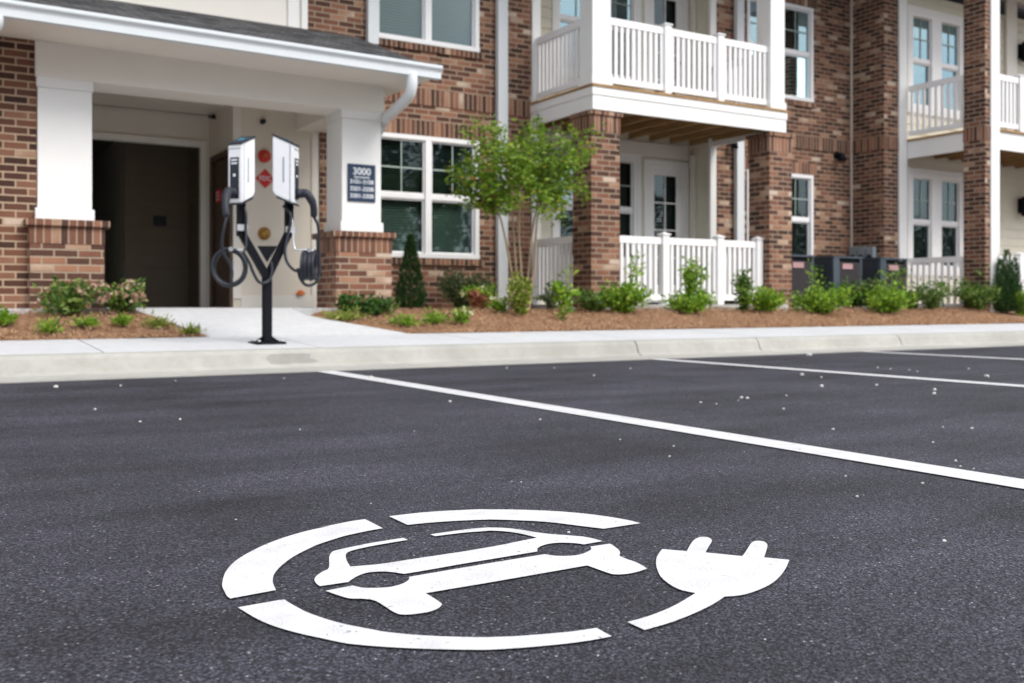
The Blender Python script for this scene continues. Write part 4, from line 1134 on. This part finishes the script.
# ---------------------------------------------------------------- plants
def rnd_dir():
    while True:
        v = Vector((random.uniform(-1, 1), random.uniform(-1, 1), random.uniform(-1, 1)))
        if .05 < v.length < 1: return v.normalized()
def leaf(mb, c, d, l, w, fold=.25):
    d = d.normalized(); s = d.cross(rnd_dir())
    if s.length < 1e-3: return
    s.normalize(); n = d.cross(s)
    a = c; b = c + d * l * .5 + s * w * .5 + n * fold * w; e = c + d * l; f = c + d * l * .5 - s * w * .5 + n * fold * w
    bm = mb.bm; va, vb, ve, vf = [bm.verts.new(p) for p in (a, b, e, f)]
    bm.faces.new((va, vb, ve)); bm.faces.new((va, ve, vf))
def plant(name, label, cat, base, w, h, mat, n=900, l=.056, lw=.03, stems=9, blobs=None, flowers=None, group=None, hang=0.0, upright=0.0):
    """leafy shrub: stems fan out of the base; leaves crowd along their outer halves"""
    base = Vector(base); t = thing(name, label, cat, base, group)
    st = MB(); lf = MB(); fl = MB(); tips = []
    chains = []
    for i in range(stems):
        a = 2 * math.pi * (i + random.random() * .7) / stems; rr = random.uniform(.35, 1.0) * w / 2 * (1 - upright * .5)
        hh = h * random.uniform(.55, 1.0) * (1 - .25 * (rr / (w / 2)))
        tip = base + Vector((math.cos(a) * rr, math.sin(a) * rr, hh)); mid = base + Vector((math.cos(a) * rr * .35, math.sin(a) * rr * .35, hh * .5)) + rnd_dir() * .02
        ch = smooth([base + Vector((0, 0, -.02)), mid, tip], 5); st.tube(ch, [.007 - .005 * k / (len(ch) - 1) for k in range(len(ch))], 5)
        chains.append(ch); tips.append(tip)
    main = list(chains)
    if blobs:
        for (dx, dz_, bw_, bh_) in blobs:
            tip = base + Vector((dx, random.uniform(-.05, .05), dz_)); ch = smooth([base, base + Vector((dx * .5, 0, dz_ * .5)), tip], 5); st.tube(ch, .004, 5); chains += [ch[3:]]; tips.append(tip)
    for k in range(n):
        ch = random.choice(chains if random.random() < .3 + .06 * len(blobs or ()) else main); u = random.random() ** .6; i = min(len(ch) - 1, int(u * len(ch)))
        p = ch[i]; spread = (.16 * w + .02) * (.4 + u * .8)
        d = rnd_dir(); d.z = abs(d.z) * .8 + .1 - hang
        c = p + rnd_dir() * spread * random.random() ** .5
        if c.z < base.z + .01: c.z = base.z + .01 + random.random() * .04
        s = random.uniform(.6, 1.3)
        leaf(lf, c, d, l * s, lw * s)
    st.build('stems', M['twig'], t, recalc=False); lf.build('foliage', mat, t, recalc=False)
    if flowers:
        fm, cnt, fs, nm = flowers
        for k in range(cnt):
            c = random.choice(tips) + rnd_dir() * .05 + Vector((0, 0, .01))
            fl = MB()
            for j in range(11): leaf(fl, c + rnd_dir() * fs * .6, rnd_dir(), fs * 1.15, fs * .9)
            fl.build(nm, M[fm], t, recalc=False)
    return t
def at_bed(px, Y): x = xat(px, Y); return (x, Y, bedz(x, Y))
random.seed(11)
def sh(px, Y, wpx, top, mat, label, name='shrub', cat='shrub', **k):
    b = at_bed(px, Y); sc = on_y(px + .5, 0, Y); d = Y / (CS - SN * (px - CX) / F)
    w = 1.12 * wpx * d / F; ztop = HC + (HY - top) / F * d; h = .95 * max(.06, ztop - b[2])
    return plant(name, label, cat, b, w, h, M[mat], **{**k, 'n': int(k.get('n', 900) * 2.1)})
sh(70, 9.35, 50, 284, 'leaf_mid', 'mid green shrub with pinkish tips in front of the left brick pier', n=420, flowers=('petal_pink', 16, .022, 'flower'), stems=12)
sh(121, 9.4, 46, 283, 'leaf_mid', 'shrub topped with pale dusty pink blossom beside the entry path', n=400, flowers=('petal_pink', 60, .03, 'flower'), stems=13)
sh(2, 8.95, 22, 311, 'leaf_bright', 'small bright green plant at the left edge of view', 'bedding_plant', 'plant', n=160, stems=6)
tufts = [(49, 8.62, 22, 321, 'low green grassy tuft nearest the walk, left bed'), (87, 8.8, 22, 319, 'low green tuft below the mid green pier shrub'), (121, 8.85, 14, 318, 'small vivid green tuft below the pale pink shrub'),
         (160, 8.8, 26, 321, 'yellow green tuft near the tip of the left bed'), (190, 8.42, 16, 328, 'tiny yellow green sprig at the tip of the left bed')]
for px, Y, wp, top, l in tufts: sh(px, Y, wp, top, 'leaf_yellow' if 'yellow' in l else 'leaf_bright', l, 'grass_tuft', 'plant', n=120, l=.06, lw=.012, stems=8, group='small tufts in the planting beds')
sh(347, 9.35, 24, 292, 'leaf_dark', 'thin dark sprawling plant against the front of the right brick pier', n=200, stems=7, flowers=('petal_rust', 8, .02, 'new_leaf'))
sh(374, 9.3, 38, 301, 'leaf_dark', 'low dark green creeping plant at the foot of the right brick pier', n=500, stems=12)
for px, Y, wp, top, l in ((405, 8.7, 30, 317, 'low bright tuft right of the entry path'), (434, 8.85, 24, 313, 'green sword leaved tuft in front of the cone shaped conifer'), (461, 8.8, 22, 311, 'green tuft with a yellow bloom left of the tree'), (345, 9.0, 40, 316, 'sparse yellow green ground plant beside the entry path')):
    sh(px, Y, wp, top, 'leaf_yellow' if 'sparse' in l else 'leaf_bright', l, 'grass_tuft', 'plant', n=150, l=.065, lw=.014, stems=9, group='small tufts in the planting beds', flowers=('petal_lime', 3, .03, 'flower') if 'bloom' in l else None)
sh(462, 10.75, 54, 268, 'leaf_olive', 'dull olive shrub against the brick under the twin window', n=1100, stems=14)
sh(480, 9.7, 26, 284, 'leaf_bright', 'small plant with rusty and lime coloured heads left of the tree', n=330, stems=8, flowers=('petal_lime', 9, .035, 'flower'))
sh(478, 9.62, 16, 286, 'petal_rust', 'rusty red leaved sprig in front of the olive shrub', 'bedding_plant', 'plant', n=110, stems=5)
sh(500, 9.35, 16, 300, 'leaf_bright', 'small plant with one pale white bloom at the tree foot', 'bedding_plant', 'plant', n=90, stems=5, flowers=('petal_lime', 7, .03, 'flower'))
sh(521, 9.15, 30, 272, 'leaf_yellow', 'yellow green upright shrub growing round the tree trunks', n=480, stems=16, upright=.5, flowers=('petal_pink', 7, .02, 'flower'))
sh(551, 9.9, 20, 282, 'leaf_olive', 'thin grey green plant between the tree and brick column', n=160, stems=6)
sh(564, 9.3, 28, 262, 'leaf_bright', 'lanky plant with big separate leaves left of the brick column', n=85, stems=5, l=.085, lw=.05, upright=.4)
sh(563, 8.9, 12, 305, 'leaf_yellow', 'tiny yellow green seedling in front of the lanky plant', 'bedding_plant', 'plant', n=30, stems=4)
sh(594, 9.45, 32, 289, 'leaf_mid', 'olive green shrub at the foot of the left brick column', n=520, stems=10)
sh(624, 9.3, 44, 284, 'leaf_bright', 'bright shrub with one tall sprig right of the left brick column', n=1000, stems=12, blobs=[(.16, .56, .05, .05), (.2, .62, .05, .05)])
sh(690, 9.3, 44, 292, 'leaf_bright', 'two tiered bright shrub before the middle of the white railing', n=1250, stems=11, blobs=[(-.03, .56, .1, .1), (.03, .6, .1, .1), (-.06, .47, .1, .1), (.05, .5, .1, .1), (.17, .53, .1, .1), (0, .42, .1, .1)])
sh(743, 9.4, 22, 268, 'leaf_mid', 'tall narrow shrub with upright shoots before the railing end', n=420, stems=7, upright=.6)
sh(765, 9.25, 38, 288, 'leaf_bright', 'rounded bright shrub at the foot of the right brick column', n=700, stems=11)
sh(822, 9.15, 50, 289, 'leaf_bright', 'rounded shrub with one long bare shoot before the first cooling unit', n=1200, stems=13, blobs=[(-.12, .56, .05, .05)])
sh(852, 9.75, 42, 283, 'leaf_dark', 'dark shrub with rusty red tips before the middle cooling unit', n=900, stems=12, flowers=('petal_rust', 26, .022, 'new_leaf'))
sh(889, 9.15, 44, 286, 'leaf_bright', 'bright bushy shrub before the last cooling unit', n=1100, stems=12, blobs=[(-.1, .5, .1, .1), (.14, .54, .1, .1), (.24, .5, .1, .1)])
sh(872, 9.6, 24, 274, 'leaf_olive', 'loose olive shoots rising between the two cooling unit shrubs', n=260, stems=7, upright=.4)
sh(931, 9.45, 48, 277, 'leaf_mid', 'loose green shrub before the lower right railing', n=480, stems=12)
sh(912, 9.6, 22, 285, 'leaf_dark', 'thin dark green shrub left of the loose green one', n=320, stems=8)
sh(977, 9.3, 44, 275, 'leaf_mid', 'shrub at the foot of the tall right brick column', n=1000, stems=13, blobs=[(.1, .62, .1, .1)])
sh(1022, 8.9, 22, 289, 'leaf_bright', 'bright green shrub cut by the right edge of view', n=420, stems=8)
def conifer(px, Y, wpx, top, label, ragged=0.0, n=2600):
    b = Vector(at_bed(px, Y)); d = Y / (CS - SN * (px - CX) / F); w = wpx * d / F; H = HC + (HY - top) / F * d - b.z
    t = thing('conifer_shrub', label, 'conifer', b)
    MB().tube([b - Vector((0, 0, .03)), b + Vector((0, 0, H * .9))], [.018, .004], 7).build('trunk', M['twig'], t)
    lf = MB()
    sp = [(0, 0, 1.0, 1.0)] if not ragged else [(0, 0, .96, .45), (-.12, .02, .8, .4), (.13, -.03, .84, .42), (.06, .08, .7, .4), (-.05, -.1, .62, .45), (.2, .03, .55, .36), (-.2, -.02, .55, .36)]
    for k in range(n):
        ox, oy, hs, ws = random.choice(sp)
        u = random.random() ** 1.35; rad = w / 2 * ws * (min(1, (1 - u) * 1.25) ** .8) * (min(1, .75 + u * 3))
        a = random.uniform(0, 2 * math.pi); rr = rad * (.45 + .6 * random.random() ** .6) * (1 + ragged * random.uniform(-.5, .9))
        c = b + Vector((ox * (.4 + .8 * u) + rr * math.cos(a), oy + rr * math.sin(a), .02 + u * H * .96 * hs))
        dd = Vector((math.cos(a) * .5, math.sin(a) * .5, 1.0)) + rnd_dir() * .4
        leaf(lf, c, dd, random.uniform(.04, .07) * (1 + ragged), .014)
    lf.build('foliage', M['leaf_conifer'], t, recalc=False)
conifer(410.5, 10.3, 27, 236, 'narrow dark cone shaped conifer beside the twin window')
conifer(1007, 9.1, 46, 248, 'feathery dark green conifer before the far right railing', .3, 5500)

# crape-myrtle-like tree
def tree():
    Y = 9.45; b = Vector(at_bed(524, Y)); d = Y / (CS - SN * (524 - CX) / F)
    T = thing('young_tree', 'slender young tree with several tan trunks and airy green crown before the balcony', 'tree', b)
    tr = MB(); tops = []
    def q(px, py, dy): return on_y(px, py, Y + dy)
    trunks = [((517, 316), (511, 270), (503, 228), (492, 190), .0), ((520, 316), (516, 270), (513, 225), (510, 175), .12), ((523, 316), (521, 270), (519, 225), (522, 165), -.12),
              ((526, 316), (529, 265), (534, 222), (545, 170), .1), ((528, 316), (534, 268), (538, 215), (548, 180), -.08)]
    limbs = []
    for (a, b1, c, e, dy) in trunks:
        ch = smooth([q(*a, dy * .1), q(*b1, dy * .4), q(*c, dy), q(*e, dy * 2)], 6); n = len(ch)
        tr.tube(ch, [.018 - .010 * k / (n - 1) for k in range(n)], 8); tops.append((ch[-1], ch[-6]))
    tr.build('trunk', M['bark'], T, recalc=False)
    br = MB(); lf = MB(); fl = MB()
    ends = [(462, 128), (478, 122), (492, 140), (497, 125), (463, 172), (452, 168), (458, 190), (470, 178), (476, 200), (480, 160), (495, 165), (505, 150), (515, 142), (525, 160), (512, 185), (500, 195), (520, 200),
            (535, 140), (548, 145), (560, 138), (570, 150), (585, 155), (590, 146), (575, 132), (598, 127), (560, 165), (548, 180), (565, 190), (574, 188), (555, 205), (540, 195), (530, 185), (586, 196), (580, 180), (508, 208),
            (468, 205), (527, 128), (545, 130), (560, 222), (488, 185), (478, 145), (467, 158), (530, 150), (550, 160), (515, 170), (500, 178), (545, 212), (490, 208), (484, 150), (575, 165), (455, 180), (538, 118), (562, 205), (518, 178), (527, 172), (536, 180), (522, 190), (532, 165), (526, 150), (538, 205), (516, 160), (524, 140)]
    for (ex, ey) in ends:
        e = q(ex, ey, random.uniform(-.45, .45)); s = min((t[0] for t in tops), key=lambda p: (p - e).length)
        s = s + Vector((0, 0, -random.random() * .25)); mid = (s + e) / 2 + Vector((0, 0, .06)) + rnd_dir() * .05
        ch = smooth([s, mid, e], 6); br.tube(ch, [.006 - .004 * k / (len(ch) - 1) for k in range(len(ch))], 5)
        for k in range(96):
            u = random.random() ** .55; p = ch[min(len(ch) - 1, int(u * len(ch)))]
            c = p + Vector((random.gauss(0, .055), random.gauss(0, .065), random.gauss(0, .04)))
            dd = rnd_dir(); dd.z = dd.z * .4 - .15
            s_ = random.uniform(.6, 1.25); leaf(lf, c, dd, .066 * s_, .036 * s_)
        if random.random() < .22:
            c = e + rnd_dir() * .04
            fl = MB()
            for j in range(8): leaf(fl, c + rnd_dir() * .018, rnd_dir(), .026, .02)
            fl.build('blossom', M['petal_lime'], T, recalc=False)
    br.build('branches', M['twig'], T, recalc=False); lf.build('crown', M['leaf_tree'], T, recalc=False)
random.seed(21); tree()

# rocks at the tree foot and by the patio
for (px, py, s, l) in ((565, 300, .10, 'grey rock beside the brick column behind the lanky plant'), (430, 315, .08, 'flat grey green stone lying in the mulch near the entry path')):
    Y = 9.9 if px > 500 else 9.0; p = Vector(at_bed(px, Y)); mb = MB(); mb.ball(p + Vector((0, 0, .02)), s, 2, (1.5, 1, .45 if px > 500 else .22))
    for v in mb.bm.verts: v.co += rnd_dir() * .012
    tag(mb.build('rock', M['rock']), l, 'rock')

# pebbles on the asphalt
random.seed(9)
peb = [(741.5, 398.4, 6), (747.5, 399, 6), (821.5, 386.3, 6), (783.5, 409.4, 5), (934.5, 390.4, 6), (934.2, 394.2, 6), (833, 430, 6), (944.6, 542, 7), (955.7, 461.3, 4), (972, 429, 4), (922.5, 483.8, 4), (857, 497, 4), (845.6, 476.5, 3),
       (876.6, 385.7, 5), (942.7, 427.5, 3), (933, 442.7, 3), (960.4, 466.7, 3), (973.7, 469.2, 3), (809, 356, 9), (802, 375.6, 8), (986.6, 377, 7), (822, 387, 5), (700.7, 403, 5), (669.5, 457, 4), (673.7, 446.5, 3), (56, 388, 8),
       (371, 378, 7), (385, 383, 6), (568.5, 533, 4), (598, 656, 3), (236, 520, 3), (371, 504, 3), (760, 556, 3), (765, 640, 3), (620, 440, 3), (180, 420, 4), (95, 410, 4), (450, 402, 4), (300, 430, 3), (540, 420, 3)]
for _ in range(22): peb.append((random.uniform(20, 1010), 360 + 130 * random.random() ** 1.6 + 8, random.uniform(1.8, 3.5)))
me0 = []
for k in range(4):
    mb = MB(); mb.ball((0, 0, 0), 1.0, 2, (1, .8, .6))
    for v in mb.bm.verts: v.co += rnd_dir() * .18
    me = bpy.data.meshes.new('pebble'); 
    for f in mb.bm.faces: f.smooth = False
    mb.bm.to_mesh(me); mb.bm.free(); me.materials.append(M['pebble']); me0.append(me)
for i, (px, py, s) in enumerate(peb):
    s *= .8 if s > 4.5 else 1.0
    p = on_z(px, py, 0); d = p.x * SN + p.y * CS
    if p.y > YG - .03: continue
    r = s * .5 * d / F * .8
    o = bpy.data.objects.new('pebble', me0[i % 4]); COL.objects.link(o); o.location = (p.x, p.y, r * .45); o.scale = (r, r, r); o.rotation_euler = (0, 0, random.uniform(0, 6))
    tag(o, 'tiny pale stone chip lying loose on the asphalt', 'pebble', 'loose stone chips on the asphalt')

# unseen tree belt, added and sized to darken the window reflections
lf = MB(); random.seed(31)
for k in range(26):
    cx = -70 + k * 6.2 + random.uniform(-2, 2); cy = -38 + random.uniform(-4, 4); hh = random.uniform(12, 15) if cx < 42 else random.uniform(6, 8)
    for j in range(4200 if hh > 10 else 1500):
        v = rnd_dir(); c = Vector((cx + v.x * 4.2, cy + v.y * 3, hh * .55 + v.z * hh * .5)); c.z = max(.2, c.z)
        leaf(lf, c, rnd_dir(), random.uniform(.3, .55), random.uniform(.25, .4))
o = lf.build('unseen_far_wood', M['far_leaf'], None, recalc=False); o['kind'] = 'stuff'; o['label'] = 'unseen belt of green trees added across the car park for the window reflections'; o['category'] = 'trees'

# ---------------------------------------------------------------- light, sky, camera
AZ, EL = math.radians(158), math.radians(44)     # direction the light comes from (compass from +Y, clockwise)
W = bpy.data.worlds.new("World"); S.world = W; W.use_nodes = True
nt = W.node_tree; g = G(nt); bg = nt.nodes['Background']
sky = g.n('ShaderNodeTexSky', sky_type='NISHITA'); sky.sun_disc = False; sky.sun_elevation = EL; sky.sun_rotation = AZ; sky.air_density = 1.0; sky.dust_density = 1.2
tc = g.n('ShaderNodeTexCoord'); mp = g.n('ShaderNodeMapping'); g.l(tc.outputs['Generated'], mp.inputs[0]); mp.inputs['Scale'].default_value = (1, 1, 2.4)
cl_ = g.noise(mp.outputs[0], 2.6, 6, .6)
cf = g.ramp(cl_, [(.37, 0.0), (.57, 1.0)])
g.l(g.mix(cf, sky.outputs[0], (8.8, 8.75, 8.8, 1)), bg.inputs[0]); bg.inputs[1].default_value = .12
sl = bpy.data.lights.new('sun', 'SUN'); sl.energy = 1.5; sl.angle = math.radians(28); sl.color = (1, .955, .88)
so = bpy.data.objects.new('sun', sl); COL.objects.link(so)
dirv = Vector((math.sin(AZ) * math.cos(EL), math.cos(AZ) * math.cos(EL), math.sin(EL)))
so.rotation_euler = dirv.to_track_quat('Z', 'Y').to_euler(); so.location = (0, -5, 20)

cam = bpy.data.cameras.new('camera'); co_ = bpy.data.objects.new('camera', cam); COL.objects.link(co_)
co_.location = (0, 0, HC); co_.rotation_euler = (math.radians(90), 0, -math.atan2(SN, CS))
cam.sensor_width = 36; cam.sensor_fit = 'HORIZONTAL'; cam.lens = F / 1024 * 36; cam.shift_y = -(341.5 - HY) / 1024; cam.clip_end = 1000; cam.clip_start = .05
cam.dof.use_dof = True; cam.dof.focus_distance = 1.95; cam.dof.aperture_fstop = 5.6
S.camera = co_
S.view_settings.view_transform = 'Standard'; S.view_settings.look = 'None'; S.view_settings.exposure = .90; S.view_settings.gamma = 1
S.render.engine = 'CYCLES'
